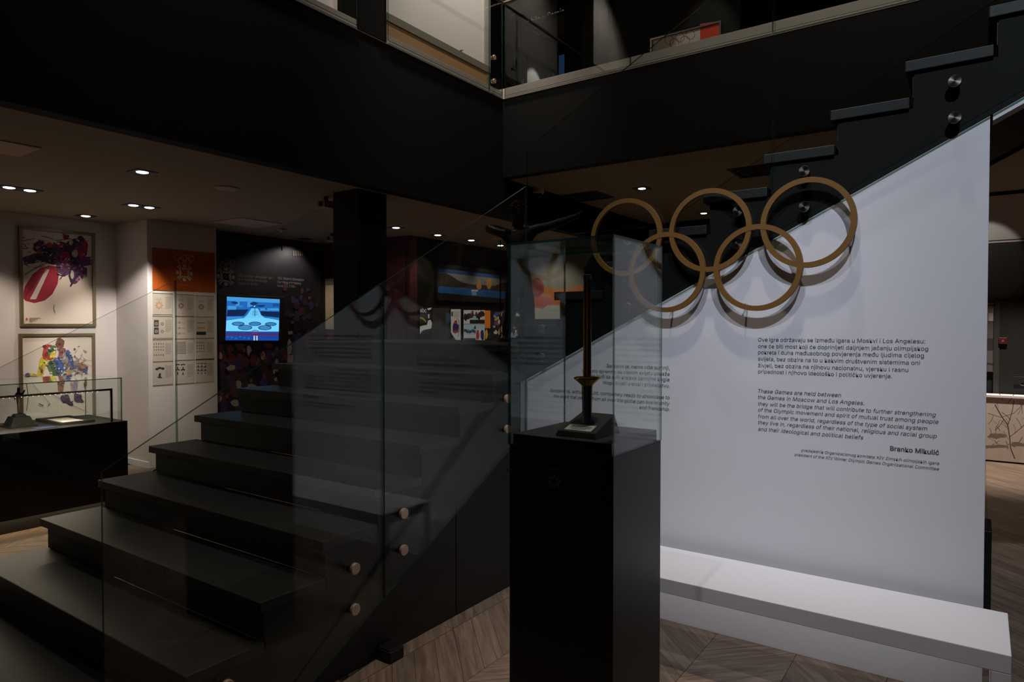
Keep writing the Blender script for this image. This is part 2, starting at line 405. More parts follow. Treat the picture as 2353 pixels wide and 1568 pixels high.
# ================================================================== GLASS RAILINGS
def pane(parent, poly, ax, v, t=.012, m=None, name='pane'):
    return MB().prism(poly, ax, v - t / 2, v + t / 2, m or GLASS, EDGE).build(name, parent)
BTN = {}
def standoff(parent, p, ax, sgn, ln=.05, cm=None):
    """steel button: rod from string to glass, and a disc cap outside"""
    d = Vector((sgn, 0, 0)) if ax == 'X' else Vector((0, sgn, 0))
    key = (ax, sgn, ln)
    if key not in BTN:
        e = MB().lathe((0, 0, 0), (0, 0, 1), [(.021, -ln), (.021, -.006)], M_chrome).build('standoff'); e.parent = parent
        c = MB().lathe((0, 0, 0), (0, 0, 1), [(.0235, .006), (.0265, .007), (.0265, .020), (.0245, .022)], M_steel_warm if ax == 'X' else M_steel, 36).build('cap'); c.parent = e
        BTN[key] = (e, c); 
    else:
        e0, c0 = BTN[key]; e = e0.copy(); COL.objects.link(e); e.parent = parent; c = c0.copy(); COL.objects.link(c); c.parent = e
    e.location = Vector(p) - wloc(parent); e.rotation_euler = d.to_track_quat('Z', 'Y').to_euler()
XG = -2.362
ya, yb_, yc = at(233, 1085, 'X', XG).y, at(879, 650, 'X', XG).y, 3.54
za, zb, zc = at(233, 1085, 'X', XG).z, at(879, 650, 'X', XG).z, at(1210, 428, 'X', XG).z
rl = thing('glass_railing', (XG, ya, 0), 'frameless glass railing on the side of the lower stair flight facing the torch pedestal', 'railing')
sl = (zb - za) / (yb_ - ya)
zt = lambda y: za + sl * (y - ya)
zf = lambda y: .331 + .535 * (y - 2.303)
pane(rl, [(ya, .012), (1.705, .012), (yb_ - .004, zf(yb_)), (yb_ - .004, zt(yb_)), (ya, zt(ya))], 'X', XG)
pane(rl, [(yb_ + .004, zf(yb_)), (yc, zf(yc)), (yc, zt(yc)), (yb_ + .004, zt(yb_))], 'X', XG)
for px, py in ((930, 1181), (930, 1265), (818, 1308), (818, 1402), (1168, 917), (1168, 987), (524, 1580), (524, 1480)):
    if (px, py) == (524, 1480): continue
    q = at(px, py, 'X', XG + .02); standoff(rl, (XG, q.y, q.z), 'X', 1)
XG2 = -4.60
yj = at(403, 650, 'X', XG2).y
r2 = thing('glass_railing', (XG2, 1.0, 0), 'frameless glass railing on the stair side facing the poster wall', 'railing')
pane(r2, [(1.04, .012), (1.70, .012), (yj - .004, zf(yj) + .02), (yj - .004, zt(yj)), (1.04, zt(1.04))], 'X', XG2)
pane(r2, [(yj + .004, zf(yj) + .02), (3.62, zf(3.62)), (4.2, 1.35), (4.2, 2.62), (3.72, 2.62), (yj + .004, zt(yj))], 'X', XG2)
for y, z in ((yj - .15, .5), (yj - .15, .65), (yj + .15, .66), (yj + .15, .81), (1.5, .1)): standoff(r2, (XG2, y, z), 'X', -1)
YG = 3.540
r3 = thing('glass_railing', (-2.3, YG, zst(-2.3)), 'frameless glass railing with steel buttons on the upper stair flight above the white wall', 'railing')
xa = XG + .012; xj = at(1777, 300, 'Y', YG).x; z0 = at(1212, 343, 'Y', YG).z
zt2 = lambda x: z0 + .53 * (x - xa)
for a, b in ((xa, xj - .004), (xj + .004, 1.0)):
    pane(r3, [(a, zst(a) + .02), (b, zst(b) + .02), (b, zt2(b)), (a, zt2(a))], 'Y', YG)
for px, y0_, y1_ in ((2194, 186, 270), (1848, 393, 475), (1695, 485, 560), (1440, 648, 706), (1243, 756, 822)):
    for py in (y0_, y1_): q = at(px, py, 'Y', YG - .02); standoff(r3, (q.x, YG, q.z), 'Y', -1, .028)
r4 = thing('glass_railing', (-2.2, 4.78, ZLAND), 'glass railing on the far side of the upper flight and landing, under the balcony', 'railing')
YF = 4.78
xk = at(1515, 520, 'Y', YF).x; zk = at(1515, 520, 'Y', YF).z
pane(r4, [(-2.5, ZLAND - .1), (xk, zst(xk) + .1), (xk, zk), (-2.5, zk)], 'Y', YF)
pane(r4, [(xk + .006, zst(xk) + .1), (.6, zst(.6) + .1), (.6, zk + .55 * (.6 - xk)), (xk + .006, zk)], 'Y', YF)
pane(r4, [(-3.45, ZLAND - .1), (-2.506, ZLAND - .1), (-2.506, zk), (-3.45, zk)], 'Y', YF)
pane(r4, [(-4.58, ZLAND - .1), (-3.456, ZLAND - .1), (-3.456, zk), (-4.58, zk)], 'Y', YF)
for x in (-4.3, -3.7, -3.2, -2.7): standoff(r4, (x, YF, ZLAND - .04), 'Y', 1, .03)
# balcony balustrades
ZB = 5.28
r5 = thing('glass_balustrade', (FX, 5, ZU), 'glass balustrade on the balcony in front of the pale display panels', 'balustrade')
for a, b in ((2.2, 4.05), (4.42, 5.95), (5.96, FY - .045)): pane(r5, [(a, 4.25), (b, 4.25), (b, ZB), (a, ZB)], 'X', FX + .02)
bx('handrail', r5, FX, FX + .04, 4.42, FY - .045, ZB, ZB + .02, M_cap, .003); bx('handrail', r5, FX, FX + .04, 2.2, 4.05, ZB, ZB + .02, M_cap, .003)
for z in (4.36, 4.62): standoff(r5, (FX + .02, 6.03, z), 'X', 1, .02)
r6 = thing('glass_balustrade', (0, FY, ZU), 'glass balustrade on the balcony directly above the upper flight', 'balustrade')
yb6 = FY - .02
xs_ = [FX + .04, at(1450, 100, 'Y', yb6).x, at(1777, 60, 'Y', yb6).x, .9]
for a, b in zip(xs_, xs_[1:]): pane(r6, [(a, 4.25), (b - .006, 4.25), (b - .006, ZB), (a, ZB)], 'Y', yb6)
bx('handrail', r6, FX, .9, yb6 - .02, yb6 + .02, ZB, ZB + .02, M_cap, .003)

# ================================================================== RINGS
rg = thing('interlocking_rings', (-1.16, 3.52, 1.73), 'five interlocking gold rings hung in front of the white wall', 'rings sign')
for rk, (px, py) in enumerate(((1438, 545.5), (1630, 529.5), (1855, 512), (1531, 626), (1739.5, 615.5))):
    q = at(px, py, 'Y', 3.51); MB().ring((q.x, q.z),   .2185, .1925, 3.500 - rk * .0005, 3.522, M_gold).build('ring', rg)
for x, z in ((-1.0, 1.76), (-.52, 2.03), (-1.4, 1.745), (-1.75, 1.985)):
    MB().lathe((x, 3.520, z), (0, 1, 0), [(.005, 0), (.005, WY - 3.520 if z < zst(x) else YG - .006 - 3.520)], M_chrome, 10).build('mounting_pin', rg)

# ================================================================== WALL LETTERING
tx = WY - .0012
P1 = [("Ove igre održavaju se između igara u Moskvi i Los Angelesu:", 785, 2126), ("one će biti most koji će doprinijeti daljnjem jačanju olimpijskog", 800, 2133),
      ("pokreta i duha međusobnog povjerenja među ljudima cijelog", 814, 2123), ("svijeta, bez obzira na to u kakvim društvenim sistemima oni", 829, 2114),
      ("živjeli, bez obzira na njihovu nacionalnu, vjersku i rasnu", 844, 2087), ("pripadnost i njihovo ideološko i političko uvjerenje.", 858, 2050)]
for s, y, xr in P1: text(s, 'Y', tx, 1742, xr, y, M_ink, wall)
P2 = [("These Games are held between", 903, 1933), ("the Games in Moscow and Los Angeles.", 917, 1986), ("they will be the bridge that will contribute to further strengthening", 932, 2151),
      ("of the Olympic movement and spirit of mutual trust among people", 946, 2157), ("from all over the world, regardless of the type of social system", 961, 2131),
      ("they live in, regardless of their national, religious and racial group", 975, 2153), ("and their ideological and political beliefs", 990, 1984)]
for s, y, xr in P2: text(s, 'Y', tx, 1742, xr, y, M_ink, wall, shear=.2)
text("Branko Mikulić", 'Y', tx, 2045, 2158, 1046, M_ink, wall, 'R', bold=.016)
text("predsjednik Organizacionog komiteta XIV Zimskih olimpijskih igara", 'Y', tx, 1841, 2158, 1069, M_ink, wall, 'R', shear=.2)
text("president of the XIV Winter Olympic Games Organizational Committee", 'Y', tx, 1825, 2158, 1082, M_ink, wall, 'R', shear=.2)
P3 = [("Sarajevo je, nema više sumnji,", 850, 1394, 0), ("potpuno spremno da cijelom svijetu pokaže", 864, 1338, 0), ("da ljudi sa svih krajeva zemljine kugle", 877, 1357, 0),
      ("mogu živjeti u slozi i prijateljstvu.", 891, 1386, 0), ("Sarajevo is, without doubt, completely ready to showcase to", 918, 1264, .2),
      ("the word that people from all over the globe can live in unity", 932, 1272, .2), ("and friendship.", 945, 1469, .2)]
for s, y, xl, sh in P3: text(s, 'Y', tx, xl, 1538.5, y, M_ink, wall, 'R', shear=sh)

# ================================================================== BENCH
zb_ = .45
f0, f1 = at(1530, 1325, 'Z', zb_), at(2325, 1505, 'Z', zb_)
by0, by1 = 3.02, 3.47; bx1 = at(2325, 1505, 'Y', by0).x; bx0 = -1.62
bn = thing('bench', (bx0, by0, 0), 'long white backless bench standing along the white wall', 'bench')
bx('seat', bn, bx0, bx1, by0, by1, zb_ - .07, zb_, M_white, .003)
for x in (bx0, bx1 - .06):
    for y in (by0, by1 - .06): bx('leg', bn, x, x + .06, y, y + .06, 0, zb_ - .07, M_white, .002)

ub = bpy.data.lights.new('bench_fill', 'AREA'); ub.shape = 'RECTANGLE'; ub.size = 1.6; ub.size_y = .02; ub.energy = 1.25; ub.color = (.80, .87, 1)  # unseen light added below the seat to brighten the wall there
uo = bpy.data.objects.new('bench_fill', ub); COL.objects.link(uo); uo.location = (-.85, by0 + .2, zb_ - .075); uo.rotation_euler = (math.radians(62), 0, 0)
bx('added_strip', bn, -1.65 + .08, bx1 - .1, by0 + .185, by0 + .215, zb_ - .0735, zb_ - .07, M_white)  # strip added to go with the unseen light

# ================================================================== PEDESTAL CASE
ZP = 1.205
c = at(1403, 1046, 'Z', ZP); l = at(1162, 1021, 'Z', ZP); r = at(1529.5, 1011, 'Z', ZP)
px0, px1, py0, py1 = l.x, (c.x + r.x) / 2, (c.y + l.y) / 2, r.y
pd = thing('display_pedestal', ((px0 + px1) / 2, (py0 + py1) / 2, 0), 'tall black display pedestal with a glass case over a torch', 'pedestal')
bx('body', pd, px0 + .004, px1 - .016, py0 + .004, py1 - .004, 0.0, ZP - .004, M_ped, .002)
bx('side_panel', pd, px1 - .016, px1 - .001, py0 + .004, py1 - .004, 0.002, ZP - .004, M_ped, .0015)
bx('deck', pd, px0 + .014, px1 - .014, py0 + .014, py1 - .014, ZP - .004, ZP + .038, M_pedtop, .002)
ZT = at(1403, 545, 'X', c.x).z; T = .008
g = ZP - .003
for nm, a in (('front', (px0, px1, py0, py0 + T)), ('back', (px0, px1, py1 - T, py1))):
    MB().prism([(a[0], g), (a[1], g), (a[1], ZT), (a[0], ZT)], 'Y', a[2], a[3], CASE, EDGE).build('pane', pd)
for a in ((px0, px0 + T), (px1 - T, px1)):
    MB().prism([(py0 + T, g), (py1 - T, g), (py1 - T, ZT), (py0 + T, ZT)], 'X', a[0], a[1], CASE, EDGE).build('pane', pd)
MB().prism([(px0, py0), (px1, py0), (px1, py1), (px0, py1)], 'Z', ZT, ZT + T, CASE, EDGE).build('pane', pd)
emb = Print('Y', py0 + .004, -1)
emb.many(five(1274, 1079, 5.5, 1), (120, 122, 120)); emb.many(flake(1274, 1107, 15), (128, 132, 128)); emb.build('emblem', pd)
for px, py in ((1166, 1081), (1397, 1116)):
    q = at(px, py, 'Y', py0); MB().lathe((q.x, py0 + .005, q.z), (0, -1, 0), [(.004, 0), (.004, .002), (.002, .003)], M_dark, 12).build('screw', pd)

# torch in the case
zd = ZP + .038
tb = thing('torch', (at(1350, 985, 'Z', zd).x, at(1350, 985, 'Z', zd).y, zd), 'ceremonial torch with gold collar standing on a black wedge base', 'torch')
b0, b1, b2, b3 = at(1278, 1001, 'Z', zd), at(1365, 1012, 'Z', zd), at(1426, 999, 'Z', zd), None
w0, w1 = b0.x, b1.x + .004; d0 = (b0.y + b1.y) / 2; d1 = b2.y + .03
dk = .105; ins = .015; hb, hf = .072, .021
vs = [(w0, d0, zd), (w1, d0, zd), (w1, d1, zd), (w0, d1, zd), (w0 + ins * .5, d0 + .006, zd + hf), (w1 - ins * .5, d0 + .006, zd + hf), (w1 - ins, d1 - ins, zd + hb), (w0 + ins, d1 - ins, zd + hb)]
mb = MB(); mb.add(vs, [(0, 3, 2, 1), (0, 1, 5, 4), (1, 2, 6, 5), (2, 3, 7, 6), (3, 0, 4, 7), (4, 5, 6, 7)], M_dark); mb.build('base', tb, .002)
# plaque on the sloping face
def slope_pt(u, v_, lift=.0008):
    a = Vector(vs[4]).lerp(Vector(vs[5]), u); b_ = Vector(vs[7]).lerp(Vector(vs[6]), u); q = a.lerp(b_, v_); q.z += lift; return q
mb = MB(); mb.add([slope_pt(*k) for k in ((.13, .06), (.86, .06), (.86, .34), (.13, .34))], [(0, 1, 2, 3)], mat('plaque', (196, 200, 190), .35, metal=.3)); plq = mb.build('plaque', tb)
mb = MB()
for k, (a, b_) in enumerate(((.35, .65), (.2, .8), (.22, .78), (.3, .7))):
    v0 = .29 - k * .055; mb.add([slope_pt(a, v0, .0014), slope_pt(b_, v0, .0014), slope_pt(b_, v0 - .018, .0014), slope_pt(a, v0 - .018, .0014)], [(0, 1, 2, 3)], M_ink)
mb.build('engraving', plq)
tx_, ty_ = at(1349, 960, 'Y', (d0 + d1) / 2 - .01).x, (d0 + d1) / 2 - .01
def tz(py): return at(1349, py, 'Y', ty_).z
kp = (Vector((tx_, ty_, 1.5)) - EYE).dot(FW) / FPX
base_z = zd + .03
M_handle = mat('grey_blue_metal', (128, 126, 128), .28, metal=.85, var=.05); M_tube = mat('brown_metal', (120, 92, 74), .25, metal=.9, var=.06)
MB().lathe((tx_, ty_, 0), (0, 0, 1), [(10.2 * kp, base_z), (12.8 * kp, tz(884))], M_handle, 32).build('handle', tb, smooth=False)
MB().lathe((tx_, ty_, 0), (0, 0, 1), [(12.5 * kp, tz(886)), (19 * kp, tz(880)), (30.5 * kp, tz(871)), (30.5 * kp, tz(868)), (26 * kp, tz(866.5)), (10 * kp, tz(869))], M_goldsh, 40).build('collar', tb)
MB().lathe((tx_, ty_, 0), (0, 0, 1), [(9.6 * kp, tz(869)), (8.6 * kp, tz(640))], M_tube, 32).build('tube', tb)
MB().lathe((tx_, ty_, 0), (0, 0, 1), [(8.6 * kp, tz(641)), (9.2 * kp, tz(640)), (9.2 * kp, tz(632)), (7.4 * kp, tz(631)), (7.4 * kp, tz(634))], M_dark, 32).build('rim', tb)
for a in range(6):
    q = math.pi * a / 3; MB().lathe((tx_ + 9.0 * kp * math.cos(q), ty_ + 9.0 * kp * math.sin(q), 0), (0, 0, 1), [(.0016, tz(866)), (.0014, tz(642))], M_goldsh, 8).build('rod', tb)

# ================================================================== BRONZE STATUE
D = 5.32; foot = deep(1192, 788, D); foot.z = ZLAND
stt = thing('statue', foot, 'dark bronze figure with one arm bent and one stretched out, on the stair landing', 'statue')
MB().lathe((foot.x, foot.y, ZLAND), (0, 0, 1), [(.17, 0), (.17, .025), (.16, .03)], M_bronze, 36).build('plinth', stt)
u = D / FPX
def jp(x, y, fwd=0): return deep(x, y, D) - Vector((FW.x, FW.y, 0)).normalized() * fwd
J = {}; edges = []; rad = []
def jadd(k, x, y, r, fwd=0, link=None, ry=None):
    J[k] = len(rad); rad.append((jp(x, y, fwd), 1.25 * r * u, 1.25 * (ry or r) * u))
    if link: edges.append((J[link], J[k]))
jadd('pelvis', 1193, 652, 19, 0, None, 15); jadd('waist', 1193, 612, 19, 0, 'pelvis', 14); jadd('ribs', 1192, 580, 24, .0, 'waist', 16); jadd('chest', 1192, 553, 26, 0, 'ribs', 17)
jadd('neck0', 1191, 533, 10, 0, 'chest'); jadd('neck', 1190, 520, 9.5, 0, 'neck0'); jadd('jaw', 1191, 508, 12, .015, 'neck', 13); jadd('head', 1190, 490, 16.5, .01, 'jaw', 17); jadd('crown', 1191, 473, 12, 0, 'head', 13)
jadd('shl', 1168, 540, 12, 0, 'chest'); jadd('ual', 1143, 531, 10.5, .03, 'shl'); jadd('ell', 1121, 528, 8.5, .07, 'ual'); jadd('fal', 1138, 537, 8.5, .12, 'ell'); jadd('wrl', 1158, 541, 6, .15, 'fal'); jadd('hal', 1168, 541, 6.5, .155, 'wrl')
jadd('shr', 1217, 534, 12, 0, 'chest'); jadd('uar', 1240, 526, 9.5, .03, 'shr'); jadd('elr', 1266, 521, 8, .05, 'uar'); jadd('far', 1287, 514, 7.8, .07, 'elr'); jadd('wrr', 1308, 506, 5, .09, 'far'); jadd('har', 1319, 503, 7.5, .1, 'wrr', 5)
jadd('f1', 1328, 497, 2.6, .105, 'har'); jadd('f2', 1336, 491, 1.8, .11, 'f1')
jadd('hpl', 1180, 668, 16, 0, 'pelvis'); jadd('thl', 1174, 700, 14.5, .01, 'hpl'); jadd('knl', 1170, 728, 10.5, .02, 'thl'); jadd('cal', 1165, 748, 10.5, 0, 'knl'); jadd('anl', 1161, 777, 6, 0, 'cal'); jadd('tol', 1155, 781, 6, .06, 'anl', 4)
jadd('hpr', 1207, 668, 16, 0, 'pelvis'); jadd('thr', 1213, 700, 14.5, .01, 'hpr'); jadd('knr', 1216, 728, 10.5, .02, 'thr'); jadd('car', 1220, 748, 10.5, 0, 'knr'); jadd('anr', 1222, 777, 6, 0, 'car'); jadd('tor', 1230, 781, 6, .06, 'anr', 4)
me = bpy.data.meshes.new('body'); me.from_pydata([p - foot for p, a, b in rad], edges, [])
body = bpy.data.objects.new('body', me); COL.objects.link(body); body.parent = stt; me.materials.append(M_bronze)
sk = body.modifiers.new('skin', 'SKIN'); sk.use_smooth_shade = True
for i, (p, a, b) in enumerate(rad): me.skin_vertices[0].data[i].radius = (a, b); me.skin_vertices[0].data[i].use_root = (i == 0)
sb = body.modifiers.new('subdiv', 'SUBSURF'); sb.levels = 2; sb.render_levels = 2
hb_ = bmesh.new()
for k in range(46):
    a = random.uniform(0, 2 * math.pi); e = random.uniform(-.15, 1.4)
    q = jp(1190, 484, .005) + Vector((math.cos(a) * math.cos(e), math.sin(a) * math.cos(e), math.sin(e) * 1.1)) * 17.5 * u
    bmesh.ops.create_icosphere(hb_, subdivisions=1, radius=random.uniform(4, 6) * u, matrix=Matrix.Translation(q - foot))
hm = bpy.data.meshes.new('hair'); hb_.to_mesh(hm); hb_.free(); hm.materials.append(M_bronze); hm.shade_smooth()
ho = bpy.data.objects.new('hair', hm); COL.objects.link(ho); ho.parent = stt
for s_, (k, sx_) in enumerate((('har', 1), ('hal', 1))):   # closed fingers
    for n in range(4):
        q = rad[J[k]][0]; d = Vector((RT.x, RT.y, 0)) * (.012 if k == 'har' else .01)
        p0 = q + d + Vector((0, 0, (n - 1.5) * .010)); MB().lathe(p0, (-RT + FW * -.6), [(.004, -.012), (.0052, 0), (.0045, .016)], M_bronze, 10).build('finger', stt, smooth=True)

# ================================================================== LOW SHOWCASE (left)
SX = -6.25; sy1 = at(293, 967, 'X', SX).y; stz = .81; sx0 = SX - .75; sy0 = 1.0
sc = thing('showcase', (SX - .35, 2, 0), 'low dark showcase table with a glass cover in front of the posters', 'showcase')
bx('body', sc, sx0, SX, sy0, sy1, .125, stz, M_ped, .002); bx('plinth', sc, sx0 + .1, SX - .1, sy0 + .1, sy1 - .1, 0, .125, M_dark)
gy1 = at(280, 870, 'X', SX - .02).y; gz = at(280, 870, 'X', SX - .02).z; t_ = .008
ga, gb = sx0 + .02, SX - .02
for a in ((ga, ga + t_), (gb - t_, gb)): MB().prism([(sy0 + .02, stz), (gy1, stz), (gy1, gz), (sy0 + .02, gz)], 'X', a[0], a[1], CASE, EDGE).build('pane', sc)
MB().prism([(ga + t_, stz), (gb - t_, stz), (gb - t_, gz), (ga + t_, gz)], 'Y', gy1 - t_, gy1, CASE, EDGE).build('pane', sc)
MB().prism([(ga, sy0 + .02), (gb, sy0 + .02), (gb, gy1), (ga, gy1)], 'Z', gz, gz + t_, CASE, EDGE).build('pane', sc)
lx = SX - .06; ly = at(258, 930, 'X', lx).y; lz = at(258, 893, 'X', lx).z
bar = thing('led_bar', (lx, ly, stz), 'black bar with a row of warm light dots inside the low showcase', 'lamp')
bx('post', bar, lx - .008, lx + .008, ly - .016, ly, stz, lz, M_dark); bx('rail', bar, lx - .008, lx + .008, sy0 + .1, ly - .016, lz - .016, lz, M_dark)
led0 = None
for k in range(20):
    if led0 is None: led0 = MB().lathe((lx, ly - .12, lz - .016), (0, 0, -1), [(.003, 0), (.003, .003), (.0015, .004)], M_led, 8).build('led', bar)
    else: share(led0, bar, (0, -.0405 * k, 0))
lt = bpy.data.lights.new('led_glow', 'AREA'); lt.shape = 'RECTANGLE'; lt.size = .02; lt.size_y = 1.2; lt.energy = 20; lt.color = WARM
lo = bpy.data.objects.new('led_glow', lt); COL.objects.link(lo); lo.location = (lx, ly - .8, lz - .022)
ltp = bpy.data.lights.new('plinth_glow', 'AREA'); ltp.shape = 'RECTANGLE'; ltp.size = .03; ltp.size_y = 1.7; ltp.energy = 1.6; ltp.color = (1, .72, .45)
lo = bpy.data.objects.new('plinth_glow', ltp); COL.objects.link(lo); lo.location = (SX - .05, 2.0, .118)
# trophy
q = at(44, 980, 'Z', stz); q.x = min(q.x, SX - .16)
tp = thing('trophy', (q.x, q.y, stz), 'small bronze trophy figure on a stepped grey base inside the low showcase', 'trophy')
M_trb = mat('trophy_base', (15, 16, 13), .8, spec=.08)
mb = MB(); w_ = .115
def frust(a, za_, b, zb2, m):
    vs_ = [(q.x + i * a, q.y + j * a, za_) for i, j in ((-1, -1), (1, -1), (1, 1), (-1, 1))] + [(q.x + i * b, q.y + j * b, zb2) for i, j in ((-1, -1), (1, -1), (1, 1), (-1, 1))]
    mb.add(vs_, [(0, 3, 2, 1), (4, 5, 6, 7), (0, 1, 5, 4), (1, 2, 6, 5), (2, 3, 7, 6), (3, 0, 4, 7)], m)
frust(.105, stz, .105, stz + .008, M_trb); frust(.088, stz + .008, .06, stz + .085, M_trb); frust(.042, stz + .085, .035, stz + .105, M_trb); mb.build('base', tp, .002)
zq = stz + .105
pts = [(0, 0, 0), (.004, 0, .06), (0, 0, .1), (-.004, .002, .15), (0, 0, .2), (0, .0, .225), (0, .03, .17), (.0, .045, .2), (0, -.02, .17), (0, -.03, .12), (.0, .012, .0), (0, .008, .07)]
ed = [(0, 1), (1, 2), (2, 3), (3, 4), (4, 5), (3, 6), (6, 7), (3, 8), (8, 9), (10, 11), (11, 2)]
rr = [.012, .014, .017, .02, .011, .016, .008, .006, .008, .006, .011, .013]
me = bpy.data.meshes.new('figure'); me.from_pydata([Vector(p) + Vector((0, 0, .105)) for p in pts], ed, []); me.materials.append(M_bronze)
fo = bpy.data.objects.new('figure', me); COL.objects.link(fo); fo.parent = tp
fo.modifiers.new('skin', 'SKIN').use_smooth_shade = True
for i, r_ in enumerate(rr): me.skin_vertices[0].data[i].radius = (r_, r_); me.skin_vertices[0].data[i].use_root = i == 2
fo.modifiers.new('subdiv', 'SUBSURF').levels = 2
cu = MB()
arc = [Vector((q.x, q.y + .055 + .012 * math.sin(k / 8 * math.pi), zq + .02 + .24 * k / 8)) for k in range(9)]
for a, b_ in zip(arc, arc[1:]): cu.lathe(a, b_ - a, [(.0025, 0), (.0025, (b_ - a).length)], M_bronze, 8)
cu.build('bow', tp)
# framed sheet lying in the case
s0, s1, s2, s3 = at(118, 978, 'Z', stz + .01), at(255, 966, 'Z', stz + .01), at(197, 955, 'Z', stz + .01), at(74, 968, 'Z', stz + .01)
fx0, fx1 = s2.x - .04, min(s0.x, SX - .1); fy0, fy1 = s3.y + .05, s1.y - .1
fs = thing('framed_document', (fx0, fy0, stz), 'white document in a dark frame lying flat inside the low showcase', 'document')
for a in ((fx0, fx0 + .03, fy0, fy1), (fx1 - .03, fx1, fy0, fy1), (fx0 + .03, fx1 - .03, fy0, fy0 + .03), (fx0 + .03, fx1 - .03, fy1 - .03, fy1)): bx('frame_bar', fs, *a, stz, stz + .022, M_dark, .001)
bx('sheet', fs, fx0 + .03, fx1 - .03, fy0 + .03, fy1 - .03, stz, stz + .008, mat('bright_paper', (240, 238, 234), .6, var=.02))
cdp = at(88, 981, 'Z', stz)
bx('blue_card', None, SX - .17, SX - .05, cdp.y - .07, cdp.y + .07, stz, stz + .004, mat('card_blue', (14, 26, 62), .5, var=.3, scale=20))
tag(bpy.data.objects['blue_card'], 'small blue card lying beside the trophy base', 'card')

# ================================================================== FRAMED POSTERS (left wall)
WX = -8.706
def poster_frame(name, x0, y0, x1, y1, label, group=None):
    a, b = at(x0, y0, 'X', WX), at(x1, y1, 'X', WX); zt_ = a.z; zb2 = at(x0, y1 - (x1 - x0) * 0, 'X', WX).z
    ya_, yb2 = a.y, b.y
    t = thing(name, (WX, (ya_ + yb2) / 2, zb2), label, 'poster', group); fw = .035
    bx('frame_bar', t, WX, WX + .03, ya_, ya_ + fw, zb2, zt_, M_silver, .003); bx('frame_bar', t, WX, WX + .03, yb2 - fw, yb2, zb2, zt_, M_silver, .003)
    bx('frame_bar', t, WX, WX + .03, ya_ + fw, yb2 - fw, zt_ - fw, zt_, M_silver, .003); bx('frame_bar', t, WX, WX + .03, ya_ + fw, yb2 - fw, zb2, zb2 + fw, M_silver, .003)
    bx('sheet', t, WX, WX + .012, ya_ + fw, yb2 - fw, zb2 + fw, zt_ - fw, M_paper); return t
pA = poster_frame('framed_poster', 41, 518, 219, 751, 'framed poster of a crouching bobsleigh crew on a red sled')
pB = poster_frame('framed_poster', 41, 767, 219, 985, 'framed poster of two sketched figures in colourful sportswear')
def P4(x, y): return (x / 2.904, 480 + y / 2.904)
def PP(l): return [P4(*q) for q in l]
pr = Print('X', WX + .012, 1)
RED, PUR, DPU, ORN = (150, 26, 48), (86, 52, 84), (48, 30, 52), (172, 70, 40)
pr.poly(PP([(148, 590), (165, 520), (215, 440), (270, 395), (330, 378), (380, 385), (396, 420), (385, 500), (350, 570), (300, 612), (230, 630), (170, 615)]), RED)
pr.poly(PP([(200, 604), (300, 412), (334, 398), (240, 604)]), (206, 190, 178))
for cx, cy, rx, ry, c_ in ((260, 250, 50, 38, PUR), (330, 280, 70, 40, DPU), (220, 320, 70, 22, PUR), (400, 290, 70, 55, PUR), (470, 260, 60, 60, DPU), (540, 270, 45, 60, PUR), (480, 350, 95, 45, DPU), (560, 350, 55, 35, PUR), (340, 345, 90, 30, DPU), (430, 395, 60, 45, PUR), (540, 410, 35, 55, PUR), (485, 430, 26, 55, DPU), (200, 355, 50, 14, PUR), (505, 465, 25, 40, PUR)):
    pr.poly([P4(*k) for k in blob(cx, cy, rx, ry, 14, .3, random.uniform(-.4, .4))], c_)
    for _ in range(5):
        kk = random.choice([.65, .8, 1.25, 1.5, 2.0]); pr.poly([P4(*k) for k in blob(cx + random.uniform(-.7, .7) * rx, cy + random.uniform(-.7, .7) * ry, rx * random.uniform(.12, .35), ry * random.uniform(.12, .4), 9, .35, random.uniform(-1, 1))], tuple(min(215, int(v * kk)) for v in c_))
for cx, cy, rx, ry, c_ in ((430, 322, 36, 38, RED), (545, 300, 28, 32, RED), (405, 240, 26, 24, RED), (328, 242, 20, 20, ORN), (442, 188, 22, 16, RED), (538, 197, 20, 18, DPU), (500, 300, 20, 26, (190, 170, 160)), (475, 225, 14, 18, (200, 180, 170)), (482, 440, 12, 30, (190, 175, 165)), (262, 285, 18, 14, ORN), (568, 240, 18, 28, RED)):
    pr.poly([P4(*k) for k in blob(cx, cy, rx, ry, 12, .1)], c_)
lines = []
for k in range(26):
    x, y = random.uniform(160, 560), random.uniform(190, 420); a = random.uniform(2.4, 3.6); L_ = random.uniform(40, 110)
    lines.append([P4(*q_) for q_ in stroke([(x, y), (x + math.cos(a) * L_ * .5 + 5, y - math.sin(a) * L_ * .5), (x + math.cos(a) * L_, y - math.sin(a) * L_)], random.uniform(2, 5))])
lines += [PP(stroke([(165, 440), (230, 400), (290, 370)], 4)), PP(stroke([(362, 640), (358, 670), (368, 695)], 3)), PP(stroke([(400, 470), (440, 420)], 6)), PP(stroke([(470, 515), (500, 470), (530, 430)], 10))]
pr.many(lines, DPU)
for _ in range(70):
    x, y = random.gauss(400, 95), random.gauss(310, 60)
    if 160 < x < 600 and 185 < y < 480: pr.poly([P4(*k) for k in blob(x, y, random.uniform(4, 13), random.uniform(3, 8), 7, .4, random.uniform(-1, 1))], random.choice([(200, 184, 172), (150, 120, 140), (60, 36, 60), (120, 30, 52), (176, 150, 150), (96, 64, 100)]))
pr.many([[P4(*k) for k in stroke([(170 + 16 * n, 590 - 20 * n), (200 + 20 * n, 500 - 14 * n), (262 + 14 * n, 415)], 3)] for n in range(4)], (110, 16, 38))
pr.many([PP(quad(195, 728 + 8 * k, 270 - 18 * k, 731 + 8 * k)) for k in range(4)], (90, 80, 76)); pr.poly(PP(blob(178, 736, 8, 9, 10, .1)), (180, 70, 50)); pr.build('print', pA)
pr = Print('X', WX + .012, 1)
